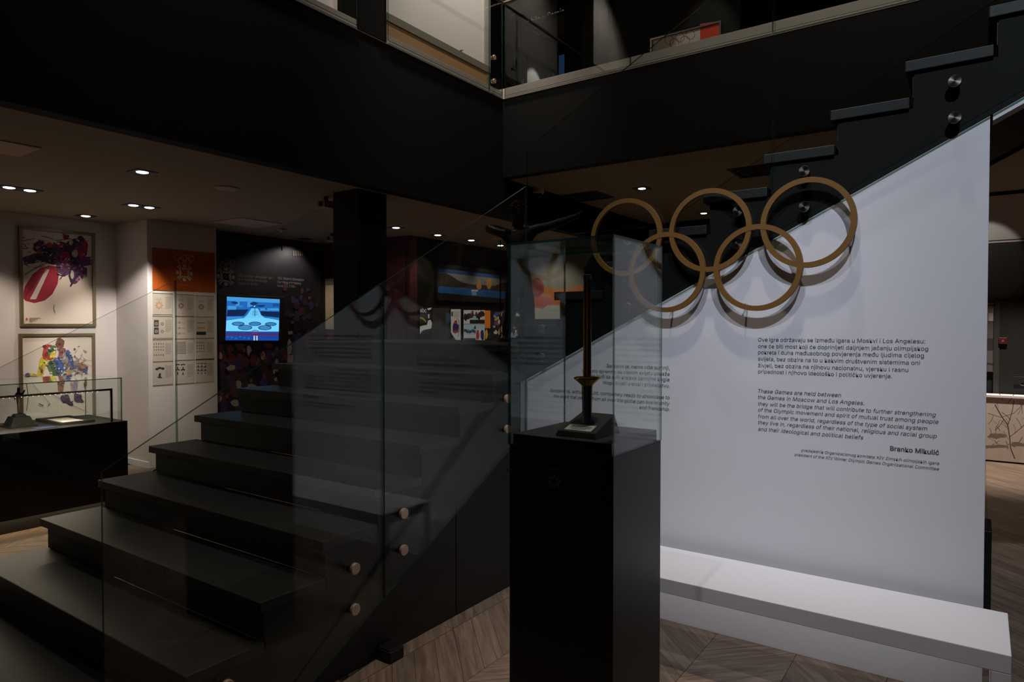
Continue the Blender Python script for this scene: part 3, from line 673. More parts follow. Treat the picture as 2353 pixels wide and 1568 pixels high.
YEL, GRN, BLU, BRN, LIL, GRY = (196, 170, 60), (86, 112, 70), (60, 84, 150), (110, 66, 52), (150, 132, 150), (150, 138, 132)
for cx, cy, rx, ry, rot, c_ in ((275, 1060, 22, 75, .15, YEL), (300, 1010, 25, 40, 0, YEL), (345, 1045, 34, 42, .3, GRN), (370, 1090, 26, 48, -.3, (70, 92, 62)), (325, 960, 40, 58, .25, (160, 60, 46)), (345, 950, 28, 40, .4, GRN), (352, 975, 18, 26, .2, YEL), (400, 905, 30, 38, 0, BRN), (415, 960, 26, 30, .5, (150, 80, 56)), (400, 1040, 30, 55, -.2, BLU), (440, 1000, 30, 60, 0, LIL), (480, 1040, 60, 60, .4, GRY), (540, 1060, 45, 40, .3, (140, 110, 100)), (470, 1000, 16, 60, -.35, BLU), (455, 965, 14, 20, 0, BLU), (575, 1080, 10, 30, 0, (80, 90, 140)), (520, 1110, 46, 30, .2, GRY), (455, 1110, 18, 24, 0, (196, 130, 70)), (470, 1130, 12, 24, 0, BLU), (318, 1140, 30, 16, 0, (176, 80, 64)), (405, 1185, 20, 42, -.15, (150, 96, 66)), (495, 1170, 22, 60, -.1, LIL), (440, 1270, 34, 30, .7, (84, 66, 92)), (465, 1295, 28, 14, .6, (70, 58, 82)), (520, 1260, 30, 26, .8, (90, 70, 94)), (540, 1280, 22, 12, .7, (76, 62, 86)), (570, 1170, 12, 26, .2, (120, 60, 66)), (215, 1108, 38, 8, .1, YEL), (185, 1110, 18, 14, 0, (90, 84, 110)), (545, 1050, 24, 26, 0, (150, 110, 90))):
    pr.poly([P4(*k) for k in blob(cx, cy, rx, ry, 12, .22, rot)], c_)
    for _ in range(4):
        kk = random.choice([.6, .75, 1.2, 1.4]); pr.poly([P4(*k) for k in blob(cx + random.uniform(-.7, .7) * rx, cy + random.uniform(-.7, .7) * ry, rx * random.uniform(.15, .4), ry * random.uniform(.15, .4), 9, .35, random.uniform(-1, 1))], tuple(min(225, int(v * kk)) for v in c_))
lines = []
for k in range(30):
    x, y = random.uniform(380, 580), random.uniform(930, 1150); a = random.uniform(0, 6.28); L_ = random.uniform(20, 60)
    lines.append([P4(*q_) for q_ in stroke([(x, y), (x + math.cos(a) * L_ * .5 + 6, y - math.sin(a) * L_ * .5), (x + math.cos(a) * L_, y - math.sin(a) * L_)], random.uniform(1.5, 3))])
lines += [PP(stroke([(215, 1165), (300, 1260), (340, 1310)], 2)), PP(stroke([(330, 1230), (480, 1310), (590, 1360)], 2)), PP(stroke([(260, 1300), (290, 1315)], 6)), PP(stroke([(320, 1318), (332, 1300)], 4)), PP(stroke([(150, 1100), (165, 1125), (200, 1115)], 3))]
for _ in range(80):
    x, y = random.gauss(430, 85), random.gauss(1030, 70)
    if 260 < x < 590 and 900 < y < 1180: pr.poly([P4(*k) for k in blob(x, y, random.uniform(3, 11), random.uniform(3, 9), 7, .4, random.uniform(-1, 1))], random.choice([(206, 192, 178), (196, 180, 168), (120, 104, 112), (90, 76, 70), (160, 140, 130), (70, 84, 120)]))
pr.many(lines, (84, 74, 84)); pr.build('print', pB)

# ================================================================== INFORMATION BOARD on the pier
BX_ = -7.955
def P7(x, y): return (340 + x / 4.6125, 560 + y / 4.612)
ob = thing('emblem_sign', (BX_, 4.4, 1.9), 'orange board with white rings and snowflake emblem on the white pier', 'sign')
a, b = at(*P7(42, 40), 'X', BX_), at(*P7(705, 500), 'X', BX_); zbt = at(*P7(42, 490), 'X', BX_).z
bx('board', ob, BX_, BX_ + .012, a.y, b.y, zbt, a.z, mat('orange_board', (172, 78, 9), .6, var=.04), .001)
pr = Print('X', BX_ + .012, 1); c1 = (214, 190, 168)
cx_, cy_ = P7(386, 310); pr.many(flake(cx_, cy_, 19, .98, .1), c1); cx_, cy_ = P7(386, 155); pr.many(five(cx_, cy_, 7.2, 1.0, .98, .08), c1); pr.build('emblem', ob)
text("SARAJEVO 84", 'X', BX_ + .0135, *[P7(320, 0)[0], P7(470, 0)[0]], P7(0, 445)[1], ink((196, 150, 110)), ob)
cols = [(46, 262), (282, 490), (500, 698)]; rows = [(520, 755, 0), (765, 1000, 1), (1015, 1245, 2), (1250, 1490, 3)]
ords = ['first', 'second', 'third', 'fourth']
DK = (70, 62, 58); MD = (150, 138, 126); OR = (190, 120, 66)
def para(x0, x1, y0, y1, n): return [[P7(*q_) for q_ in quad(x0, y0 + (y1 - y0) * k / n, x1 - (random.random() * .3 + (.4 if k == n - 1 else 0)) * (x1 - x0) * .5, y0 + (y1 - y0) * (k + .45) / n)] for k in range(n)]
for ri, (y0, y1, rr_) in enumerate(rows):
    for ci, (x0, x1) in enumerate(cols):
        sh = thing('info_sheet', (BX_, 4.4, 1), '%s sheet from the corner in the %s row of printed sheets under the orange board' % (ords[ci], ords[ri]), 'print', 'printed sheets under the orange board')
        sk_ = (.06, .02, -.03, -.06)[ri]; dy = sk_ * (x0 - 46)
        a, b = at(*P7(x0, y0 + dy), 'X', BX_), at(*P7(x1, y1 + dy), 'X', BX_); 
        sh.location = (BX_, (a.y + b.y) / 2, b.z)
        bx('sheet', sh, BX_, BX_ + .008, a.y, b.y, b.z, a.z, M_sheet, .001)
        bx('header_ledge', sh, BX_ + .008, BX_ + .011, a.y, b.y, a.z - .008, a.z, ink((130, 118, 106)))
        pr = Print('X', BX_ + .008, 1); w2 = x1 - x0
        pr.many(para(x0 + w2 * .64, x1 - 6, y0 + dy + 45, y1 + dy - (60 if ri != 2 else 70), 11), MD)
        if ri == 0:
            mx_, my = P7(x0 + w2 * .33, y0 + dy + (125 if ci else 135)); cc = OR if ci == 0 else DK
            pr.many(flake(mx_, my, 8.6 if ci == 0 else 6.4), cc); pr.many(five(mx_, my - 14, 2.3, .5), MD)
            if ci == 1: pr.many(flake(mx_ - 5, my + 18, 2.2) + flake(mx_ + 5, my + 18, 2.2), OR)
        elif ri == 1:
            if ci == 0:
                for k in range(2):
                    yy = y0 + 45 + dy + k * 80; pr.poly([P7(*q_) for q_ in quad(x0 + 18, yy, x0 + 68, yy + 72)], DK); m_ = P7(x0 + 43, yy + 40); pr.many(flake(m_[0], m_[1], 3.6), (206, 196, 180)); m_ = P7(x0 + 106, yy + 42); pr.many(flake(m_[0], m_[1], 3.8), DK)
            elif ci == 1:
                for k in range(3): m_ = P7(x0 + 50, y0 + dy + 68 + 58 * k); pr.many(flake(m_[0], m_[1], 2.6), DK); pr.poly([P7(*q_) for q_ in quad(x0 + 24, y0 + dy + 66 + 58 * k, x0 + 115, y0 + dy + 71 + 58 * k)], MD)
            else:
                pr.poly([P7(*q_) for q_ in quad(x0 + 14, y0 + dy + 160, x0 + 116, y0 + dy + 195)], (48, 42, 40))
                for k in range(2): pr.poly([P7(*q_) for q_ in quad(x0 + 22, y0 + dy + 60 + 52 * k, x0 + 108, y0 + dy + 74 + 52 * k)], OR if k else MD)
        elif ri == 2:
            L_ = []
            for yy in range(4 if ci != 1 else 9):
                for xx in range(5 if ci == 0 else (4 if ci == 2 else 1)):
                    if ci == 1: L_.append([P7(*q_) for q_ in quad(x0 + 22, y0 + dy + 34 + 15 * yy, x0 + 122, y0 + dy + 41 + 15 * yy)])
                    else: L_.append([P7(*q_) for q_ in blob(x0 + 20 + 24 * xx, y0 + dy + 50 + 31 * yy + (24 if yy == 3 and ci == 0 else 0), 6, 9, 7, .35)])
            pr.many(L_, (104, 94, 86))
        else:
            n_ = (1, 2, 3)[ci]; L_ = []
            for yy in range(n_):
                for xx in range(n_):
                    X, Y = x0 + (80 if n_ == 1 else 32 + 104 / n_ * xx * 1.1), y0 + dy + (80 if n_ == 1 else 50 + (150 / n_ * yy * .75)); k_ = 3.0 / n_
                    L_ += [[P7(*q_) for q_ in blob(X + dx * k_, Y + dy2 * k_, r1 * k_, r2 * k_, 8, .25)] for dx, dy2, r1, r2 in ((-10, 0, 6, 5), (0, -3, 8, 4), (10, -1, 6, 5), (0, 22, 4, 9), (0, 30, 9, 3))]
            pr.many(L_, (56, 48, 46))
        pr.build('print', sh)

# ================================================================== CROWD MURAL, SCREEN
MX = -8.11
mu = thing('crowd_mural', (MX, 5.8, .3), 'dark wall mural of a winter crowd with white lettering around the screen', 'mural')
a, b = at(499, 545, 'X', MX), at(736, 575, 'X', MX)
bx('board', mu, MX, MX + .01, 4.88, b.y, .25, a.z, mat('mural_black', (22, 18, 24), .55, var=.3, scale=6))
pr = Print('X', MX + .01, 1)
VI, MR, WH, SKN = (58, 44, 86), (84, 34, 42), (150, 134, 122), (110, 72, 60)
for k in range(170):
    x = random.uniform(502, 732); lo_ = 600 + (x - 500) * .0 + (790 if x < 655 else 660) - 600; y = random.uniform(lo_, 965); s_ = 4 + 9 * (y - 640) / 330
    pr.poly(blob(x, y, s_ * random.uniform(.7, 1.3), s_ * random.uniform(1, 2), 9, .3), random.choice([VI, VI, MR, MR, (40, 30, 50), (56, 30, 36), (30, 22, 30)]))
for x, y, rx, ry in ((530, 846, 10, 7), (605, 818, 5, 9), (636, 838, 5, 14), (667, 828, 6, 14), (667, 765, 6, 4), (548, 884, 7, 9), (578, 887, 10, 4), (630, 853, 3, 8), (506, 818, 5, 9), (540, 925, 10, 9), (502, 918, 8, 9), (665, 800, 5, 20), (572, 806, 5, 10), (634, 872, 4, 5)):
    pr.poly(blob(x, y, rx, ry, 8, .3), WH)
for k in range(22): x = random.uniform(505, 730); pr.poly(blob(x, random.uniform(800 if x < 660 else 670, 940), 3.5, 4.5, 8, .2), SKN)
pr.many([quad(674 + 5 * k, 576, 676 + 5 * k, 588) for k in range(5)] + [quad(649, 560, 652, 575), blob(568, 564, 2, 2, 6)], (80, 70, 62))
pr.many(flake(519, 636, 20.5, .98, .1), (132, 122, 110)); pr.many(five(519, 603, 6.8, 1.2, 1.0, .08), (120, 110, 100)); pr.build('print', mu)
M_mtx = ink((120, 112, 104))
for k, s in enumerate(("XIV zimske olimpijske igre", "Ceremonija otvaranja", "Sarajevo 1984")): text(s, 'X', MX + .012, 547.5, (628, 614, 592)[k], 636 + 8.6 * k, M_mtx, mu, bold=.01)
for k, s in enumerate(("XIV Winter Olympics", "Opening ceremony", "Sarajevo 1984")): text(s, 'X', MX + .012, 637, (698, 692, 679)[k], 642 + 8.6 * k, M_mtx, mu, bold=.01)
TX = MX + .07
tv = thing('television', (MX, 5.4, 1.5), 'wall screen glowing blue with a stadium scene, mounted on the crowd mural', 'television')
a, b = at(503, 676, 'X', TX), at(656, 786, 'X', TX)
bx('housing', tv, MX + .03, TX - .004, a.y, b.y, b.z + .015, a.z, M_dark, .004)
EM = 1.3
pr = Print('X', TX - .004, 1, emit=EM)
def P8(x, y): return (480 + x / 3.7333, 540 + y / 3.7333)
def Q8(l): return [P8(*q_) for q_ in l]
pr.poly(Q8([(155, 530), (608, 553), (598, 908), (142, 905)]), (26, 92, 168))
pr.poly(Q8([(155, 530), (608, 553), (607, 585), (154, 565)]), (60, 140, 200))
pr.many([Q8(quad(230, 555, 262, 610)), Q8(quad(330, 560, 372, 622)), Q8(quad(160, 610, 235, 640)), Q8(quad(440, 630, 600, 650))], (56, 136, 196))
for k in range(16): pr.poly([P8(*q_) for q_ in blob(random.uniform(165, 600), random.uniform(575, 690), random.uniform(10, 40), random.uniform(5, 14), 8, .3)], random.choice([(12, 44, 92), (20, 70, 130), (40, 110, 176)]))
pr.poly(Q8([(160, 645), (340, 640), (300, 695), (152, 700)]), (8, 30, 70)); pr.poly(Q8([(440, 655), (604, 660), (603, 710), (465, 695)]), (8, 30, 70))
pr.poly(Q8([(365, 630), (420, 632), (450, 690), (480, 712), (300, 712), (330, 685)]), (96, 180, 226))
pr.many([Q8(quad(392, 620, 397, 700))] + [Q8(quad(370, 655 + 14 * k, 420, 658 + 14 * k)) for k in range(3)], (16, 50, 100)); pr.poly(Q8(blob(391, 614, 5, 6, 8, .1)), (190, 225, 240))
pr.poly(Q8([(150, 735), (300, 714), (400, 708), (500, 714), (602, 733), (600, 830), (146, 830)]), (104, 190, 236))
pr.poly(Q8([(152, 700), (300, 702), (280, 716), (151, 730)]), (50, 120, 190)); pr.poly(Q8([(500, 704), (603, 712), (602, 730), (520, 716)]), (40, 110, 180))
for cx, cy, rx, ry in ((250, 763, 55, 18), (395, 763, 54, 18), (531, 766, 50, 17), (310, 795, 62, 22), (480, 797, 58, 21)):
    pr.poly([P8(*q_) for q_ in blob(cx, cy, rx * .9, ry * .85, 16, .02)], (70, 150, 205))
    pr.many([[P8(*q_) for q_ in z] for z in circ(cx, cy, rx, ry, 6, 22)] + [Q8(stroke([(cx - rx * .8 + 2 * rx * .8 * k / 9, cy - ry * .5), (cx - rx * .7 + 2 * rx * .8 * k / 9, cy + ry * .5)], 4)) for k in range(10)], (14, 40, 96))
pr.poly(Q8([(146, 826), (600, 832), (598, 908), (142, 905)]), (18, 60, 140)); pr.poly(Q8([(146, 845), (600, 848), (600, 862), (146, 860)]), (90, 30, 70))
pr.many([Q8(quad(384, 866, 393, 906)), Q8(quad(408, 866, 417, 906))], (170, 215, 240)); pr.poly(Q8(quad(394, 866, 406, 906)), (110, 50, 120)); pr.many([[P8(*q_) for q_ in z] for z in circ(398, 832, 30, 16, 6, 16)], (110, 50, 110))
pr.many([Q8(quad(150 + 36 * k, 868 + (k % 3) * 6, 172 + 36 * k, 880 + (k % 3) * 8)) for k in range(6)], (30, 84, 170)); pr.build('screen', tv)
lt = bpy.data.lights.new('screen_glow', 'AREA'); lt.size = .5; lt.energy = .35; lt.color = (.3, .6, 1); lo = bpy.data.objects.new('screen_glow', lt); COL.objects.link(lo)
lo.location = (TX + .03, (a.y + b.y) / 2, (a.z + b.z) / 2); lo.rotation_euler = (0, -math.pi / 2, 0)

# pale cupboard panel on the maroon wall
a, b = at(736, 642, 'Y', 6.75), at(800, 757, 'Y', 6.75); zb2 = at(736, 757, 'Y', 6.75).z
cb = thing('cream_panel', ((a.x + b.x) / 2, 6.75, zb2), 'cream panel with a grey header on the maroon wall behind the column', 'panel')
bx('board', cb, a.x, b.x, 6.735, 6.75, zb2, a.z - .09, mat('cream_board', (206, 184, 150), .7, var=.03)); bx('header', cb, a.x, b.x, 6.73, 6.75, a.z - .09, a.z, ink((140, 126, 108)))

# ================================================================== GALLERY WALL behind the landing
GX = -6.4
def P6(x, y): return (930 + x / 5.8825, 560 + y / 5.8825)
def Q6(l): return [P6(*q_) for q_ in l]
pp = thing('panorama_picture', (GX, 8, 2.1), 'wide framed panorama with blue bands on the dark gallery wall', 'picture')
a = at(1000, 606, 'X', GX); ye = at(1185, 640, 'X', GX).y; zb2 = at(1000, 690, 'X', GX).z
bx('frame', pp, GX, GX + .03, a.y, ye, zb2, a.z, M_dark, .004)
pr = Print('X', GX + .03, 1)
pr.poly(Q6([(452, 332), (1480, 470), (1480, 760), (450, 662)]), (120, 116, 108))
pr.poly(Q6([(452, 332), (1480, 455), (1480, 500), (452, 385)]), (40, 66, 116))
pr.poly(Q6([(452, 400), (540, 395), (640, 440), (740, 510), (860, 545), (1000, 560), (1000, 600), (452, 590)]), (52, 40, 32))
pr.poly(Q6([(860, 545), (1000, 560), (1220, 570), (1340, 520), (1480, 540), (1480, 660), (860, 620)]), (58, 42, 34))
pr.many([Q6(blob(1005, 560, 36, 70, 10, .1)), Q6(blob(1140, 545, 36, 80, 10, .1))], (176, 128, 74))
pr.poly(Q6([(450, 575), (1480, 660), (1480, 760), (450, 662)]), (36, 96, 160))
pr.many([Q6(quad(900, 625, 990, 648))] + [Q6(quad(908, 656 + 12 * k, 970, 662 + 12 * k)) for k in range(4)], (190, 196, 200)); pr.build('print', pp)
# three picture boards
def board(name, label, x0, y0, x1, y1):
    a = at(*P6(x0, y0), 'X', GX); b = at(*P6(x1, y1), 'X', GX); t = thing(name, (GX, (a.y + b.y) / 2, 1.2), label, 'picture board')
    bx('board', t, GX, GX + .02, a.y, b.y, 1.15, a.z, mat('board_dark', (40, 34, 30), .6)); return t
BOARD_GLOW = .22  # faint glow put into the board prints so they look backlit
t1 = board('picture_board', 'dark picture board with white initials at its top on the gallery wall', 200, 862, 600, 1310)
pr = Print('X', GX + .02, 1, emit=BOARD_GLOW); pr.poly(Q6([(205, 870), (360, 865), (352, 1000), (205, 1000)]), (38, 26, 24)); pr.poly(Q6([(306, 875), (365, 866), (350, 895), (310, 900)]), (220, 214, 208))
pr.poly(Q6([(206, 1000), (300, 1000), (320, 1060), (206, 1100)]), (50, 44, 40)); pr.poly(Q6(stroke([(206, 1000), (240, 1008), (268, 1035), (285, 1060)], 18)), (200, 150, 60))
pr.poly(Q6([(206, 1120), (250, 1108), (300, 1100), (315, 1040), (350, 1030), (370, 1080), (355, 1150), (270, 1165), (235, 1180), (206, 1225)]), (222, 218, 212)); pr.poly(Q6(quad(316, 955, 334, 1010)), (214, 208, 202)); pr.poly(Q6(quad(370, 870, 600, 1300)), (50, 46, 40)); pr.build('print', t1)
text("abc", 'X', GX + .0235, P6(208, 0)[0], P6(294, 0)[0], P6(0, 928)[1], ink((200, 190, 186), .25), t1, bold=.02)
t2 = board('picture_board', 'white picture board of a skier in purple and red on the gallery wall', 612, 884, 760, 1310)
pr = Print('X', GX + .02, 1, emit=BOARD_GLOW); pr.poly(Q6([(624, 888), (756, 888), (756, 1320), (700, 1320), (624, 1200)]), (206, 196, 190))
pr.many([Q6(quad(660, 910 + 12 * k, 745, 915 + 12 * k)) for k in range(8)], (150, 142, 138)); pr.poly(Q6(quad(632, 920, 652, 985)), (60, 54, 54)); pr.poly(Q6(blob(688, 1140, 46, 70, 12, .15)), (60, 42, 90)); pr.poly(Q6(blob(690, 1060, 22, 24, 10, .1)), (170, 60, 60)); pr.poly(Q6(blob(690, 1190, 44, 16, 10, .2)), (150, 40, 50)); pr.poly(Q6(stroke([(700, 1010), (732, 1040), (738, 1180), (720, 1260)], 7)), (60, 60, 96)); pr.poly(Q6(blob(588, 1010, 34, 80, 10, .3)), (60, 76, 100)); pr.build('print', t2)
t3 = board('picture_board', 'collage board of crowd photographs with an orange block on the gallery wall', 790, 896, 1560, 1310)
pr = Print('X', GX + .02, 1, emit=BOARD_GLOW); pr.poly(Q6(quad(795, 900, 1082, 1085)), (200, 192, 192)); pr.poly(Q6(quad(1082, 905, 1158, 1145)), (226, 122, 40)); pr.poly(Q6(quad(795, 1090, 1082, 1315)), (170, 190, 196)); pr.poly(Q6(quad(1160, 915, 1560, 1310)), (44, 34, 32))
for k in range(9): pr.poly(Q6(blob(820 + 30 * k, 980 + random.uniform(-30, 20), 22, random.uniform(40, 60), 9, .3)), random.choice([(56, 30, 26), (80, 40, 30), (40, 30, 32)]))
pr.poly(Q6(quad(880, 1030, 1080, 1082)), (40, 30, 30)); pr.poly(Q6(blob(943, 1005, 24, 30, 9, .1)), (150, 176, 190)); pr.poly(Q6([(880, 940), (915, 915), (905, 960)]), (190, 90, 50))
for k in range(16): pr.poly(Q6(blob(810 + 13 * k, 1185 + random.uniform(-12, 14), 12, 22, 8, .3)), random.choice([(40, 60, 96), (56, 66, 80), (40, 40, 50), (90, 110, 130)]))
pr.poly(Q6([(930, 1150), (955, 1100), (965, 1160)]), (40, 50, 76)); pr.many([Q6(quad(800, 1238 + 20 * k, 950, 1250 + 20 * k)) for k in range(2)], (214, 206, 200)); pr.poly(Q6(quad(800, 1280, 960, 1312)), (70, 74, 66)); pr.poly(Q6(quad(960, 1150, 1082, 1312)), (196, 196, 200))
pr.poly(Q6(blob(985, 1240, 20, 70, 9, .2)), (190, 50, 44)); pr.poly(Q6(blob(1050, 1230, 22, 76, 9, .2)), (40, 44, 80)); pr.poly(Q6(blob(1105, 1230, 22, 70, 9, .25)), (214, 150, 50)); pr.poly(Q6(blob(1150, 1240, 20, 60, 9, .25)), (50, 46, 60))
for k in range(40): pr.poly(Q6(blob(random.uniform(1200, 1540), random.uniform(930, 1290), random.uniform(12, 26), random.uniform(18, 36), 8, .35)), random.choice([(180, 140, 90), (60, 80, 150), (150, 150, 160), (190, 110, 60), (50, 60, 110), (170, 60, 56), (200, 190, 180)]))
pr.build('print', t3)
# large plain colour banner seen past the steps (generic colour fields)
BY = 9.3
a, b = at(1214, 572, 'Y', BY), at(1480, 560, 'Y', BY)
bn_ = thing('colour_banner', ((a.x + b.x) / 2, BY, 0), 'large banner of soft orange, red and blue colour fields behind the upper flight', 'banner')
bx('board', bn_, a.x, b.x, BY, BY + .03, 0, 2.87, mat('banner_grey', (150, 140, 126), .8, var=.04)); bx('foot', bn_, a.x + .1, a.x + .5, BY + .03, BY + .35, 0, .03, M_dark); bx('foot', bn_, b.x - .5, b.x - .1, BY + .03, BY + .35, 0, .03, M_dark)
pr = Print('Y', BY, -1)
spot('banner_fill', (a.x + .55, BY - .9, 2.86), (a.x + .5, BY, 1.9), 26, 80, .8, (1, .9, .8), .04)  # unseen light added to brighten the banner
def P9(x, y): return (1140 + x / 5.227, 560 + y / 5.227)
def Q9(l): return [P9(*q_) for q_ in l]
pr.poly(Q9([(1150, 140), (1700, 120), (1700, 1100), (1080, 1100), (1060, 600), (1060, 300)]), (28, 48, 104))
pr.poly(Q9([(395, 540), (560, 520), (700, 545), (900, 545), (1050, 480), (1060, 760), (620, 740), (560, 790), (480, 770), (440, 795), (395, 760)]), (216, 124, 66))
pr.poly(Q9(blob(488, 530, 88, 115, 18, .02)), (150, 56, 54)); pr.poly(Q9(blob(545, 700, 140, 60, 16, .06)), (204, 92, 62)); pr.poly(Q9([(395, 775), (440, 795), (480, 770), (560, 790), (620, 740), (1060, 745), (1060, 1100), (395, 1100), (395, 780)]), (206, 198, 186)); pr.poly(Q9(quad(650, 800, 1060, 803)), (110, 96, 90)); pr.build('print', bn_)

# ================================================================== CEILING FITTINGS
def downlight(px, py, z, n, label, group, power, target, size=.17, ang=55, col=NEUT):
    p = at(px, py, 'Z', z); t = thing('downlight', (p.x, p.y, z), label, 'ceiling light', group)
    wy = size * (1.9 if n == 2 else 1) / 2; hx = size / 2; b_ = .018
    for a in ((-hx, hx, -wy, -wy + b_), (-hx, hx, wy - b_, wy), (-hx, -hx + b_, -wy + b_, wy - b_), (hx - b_, hx, -wy + b_, wy - b_)):
        bx('frame_bar', t, p.x + a[0], p.x + a[1], p.y + a[2], p.y + a[3], z - .006, z, M_dark)
    bx('tray', t, p.x - hx + b_, p.x + hx - b_, p.y - wy + b_, p.y + wy - b_, z - .003, z, M_dark)
    for k in range(n):
        yy = p.y + (0 if n == 1 else (-.5 + k) * wy)
        MB().lathe((p.x, yy, z - .003), (0, 0, -1), [(.045, 0), (.045, .004), (.03, .008)], M_lens, 20).build('lens', t)
    if power: spot('downlight_beam', (p.x, p.y, z - .03), target, power, ang, .6, col, .04)
    return t
WPL = 75
downlight(45, 434, ZL, 2, 'twin downlight in a black tray nearest the bobsleigh poster', None, WPL * 1.3, (WX, 2.6, 1.2), col=(1, .84, .72))
downlight(325, 474, ZL, 2, 'twin downlight in a black tray in front of the white pier', None, WPL * 1.9, (-8.4, 3.9, 1.3), ang=53, col=(1, .94, .90))
downlight(327, 395, ZL, 1, 'single square downlight between the round grille and the stair well', None, 105, (-7.95, 4.5, .7), col=(1, .84, .7))
downlight(197, 496, ZL, 1, 'single square downlight close above the bobsleigh poster', None, 34, (WX, 3.3, 1.2), col=(1, .86, .74))
for k, (px, py) in enumerate(((910, 523), (1006, 540), (1083, 552), (1150, 564))):
    lab = ['downlight nearest the black column in the row before the maroon wall', 'second downlight from the black column in the row before the gallery wall', 'third downlight from the black column in the row before the gallery wall', 'fourth downlight from the black column in the row before the gallery wall'][k]
    q = at(px, py, 'Z', ZL); downlight(px, py, ZL, 1, lab, 'row of downlights before the gallery wall', 9 if k else 5, (GX, q.y + .2, 1.0) if k else (-7.0, 6.75, 1.2), .15, 90)
downlight(700, 549, ZL, 0, 'dark square recessed downlight in the ceiling before the crowd mural', None, 24, (MX, 5.6, .2), .17, 125, col=(1, .88, .84))  # fixture itself is unlit; its beam is added to brighten the mural
downlight(1475, 433, ZR, 1, 'square downlight in the ceiling under the balcony, beside the dark air grille', None, 110, (at(1475, 433, 'Z', ZR).x, 8.0, 0), .18, 120)
downlight(1617, 490, ZR, 1, 'square downlight deep under the balcony, seen inside the middle top ring', None, 90, (at(1617, 490, 'Z', ZR).x, 10, 0), .16, 120)
def disc(px, py, z, r, label):
    p = at(px, py, 'Z', z); t = thing('ceiling_speaker', (p.x, p.y, z), label, 'speaker')
    MB().lathe((p.x, p.y, z), (0, 0, -1), [(r, 0), (r, .006), (r * .94, .009)], M_grille, 40).build('rim', t); MB().lathe((p.x, p.y, z - .009), (0, 0, -1), [(r * .9, 0), (r * .88, .002)], M_grille, 40).build('grille', t)
disc(521, 432, ZL, .105, 'round pale ceiling speaker between the stair well and the twin downlight'); disc(1140, 547, ZL, .11, 'round pale ceiling speaker behind the bronze statue')
def tile(px, py, z, hx, hy, label, m, slats=0, name='ceiling_panel', cat='ceiling panel'):
    p = at(px, py, 'Z', z); t = thing(name, (p.x, p.y, z), label, cat)
    bx('panel', t, p.x - hx, p.x + hx, p.y - hy, p.y + hy, z - .008, z, m, .002)
    if slats:
        for k in range(slats):
            f = 1 - (k + .5) / slats
            for a in ((-f, f, -f, -f + .06), (-f, f, f - .06, f), (-f, -f + .06, -f + .06, f - .06), (f - .06, f, -f + .06, f - .06)):
                bx('blade', t, p.x + a[0] * hx, p.x + a[1] * hx, p.y + a[2] * hy, p.y + a[3] * hy, z - .018, z - .008, M_dark)
tile(570, 512, ZL, .28, .28, 'pale square ceiling panel above the mural', M_grille); tile(-8, 335, ZL, .2, .2, 'pale square ceiling panel at the stair well side of the posters', M_grille)
tile(1350, 451, ZR, .26, .26, 'dark square air grille under the balcony beside the square downlight', M_ventd, 3, 'air_grille', 'air vent'); tile(1742, 392, ZR, .26, .26, 'dark square air grille under the balcony close behind the upper flight', M_ventd, 3, 'air_grille', 'air vent')
def cambox(px, py, z, label):
    p = at(px, py, 'Z', z - .06); t = thing('security_camera', (p.x, p.y, z), label, 'camera')
    bx('bracket', t, p.x - .015, p.x + .015, p.y - .015, p.y + .015, z - .04, z, M_dark); bx('housing', t, p.x - .05, p.x + .05, p.y - .06, p.y + .06, z - .11, z - .04, M_grille, .006); MB().lathe((p.x, p.y - .06, z - .075), (0, -1, 0), [(.025, 0), (.025, .01), (.015, .012)], M_dark, 16).build('lens', t)
cambox(749, 467, ZL, 'pale box camera under the ceiling beside the black column'); cambox(763, 547, ZL, 'small pale sensor under the ceiling before the maroon wall')
p = at(648, 526, 'Z', ZL); t = thing('smoke_detector', (p.x, p.y, ZL), 'small pale detector on the ceiling above the mural lettering', 'detector')
MB().lathe((p.x, p.y, ZL), (0, 0, -1), [(.055, 0), (.055, .02), (.04, .03)], M_grille, 20).build('body', t); MB().lathe((p.x, p.y, ZL - .03), (0, 0, -1), [(.02, 0), (.015, .012)], M_strip, 12).build('sensor', t)
p = at(1236, 432, 'Z', ZR); t = thing('dome_camera', (p.x, p.y, ZR), 'dome camera with grey collar under the balcony above the statue', 'camera')
MB().lathe((p.x, p.y, ZR), (0, 0, -1), [(.075, 0), (.075, .06), (.07, .07)], M_strip, 28).build('collar', t); MB().lathe((p.x, p.y, ZR - .07), (0, 0, -1), [(.055, 0), (.048, .03), (.025, .05), (.005, .055)], M_dark, 24).build('dome', t)

# small black floor box by the stairs
p = at(893, 1512, 'Z', 0); fb = thing('floor_box', (XR + .03, p.y, 0), 'small black socket box on the floor against the stair side panel', 'socket box')
bx('body', fb, XR - .02, XR + .075, p.y - .05, p.y + .05, 0.0015, .06, M_dark, .008); bx('lid', fb, XR - .015, XR + .07, p.y - .045, p.y + .045, .06, .068, M_ped, .003)

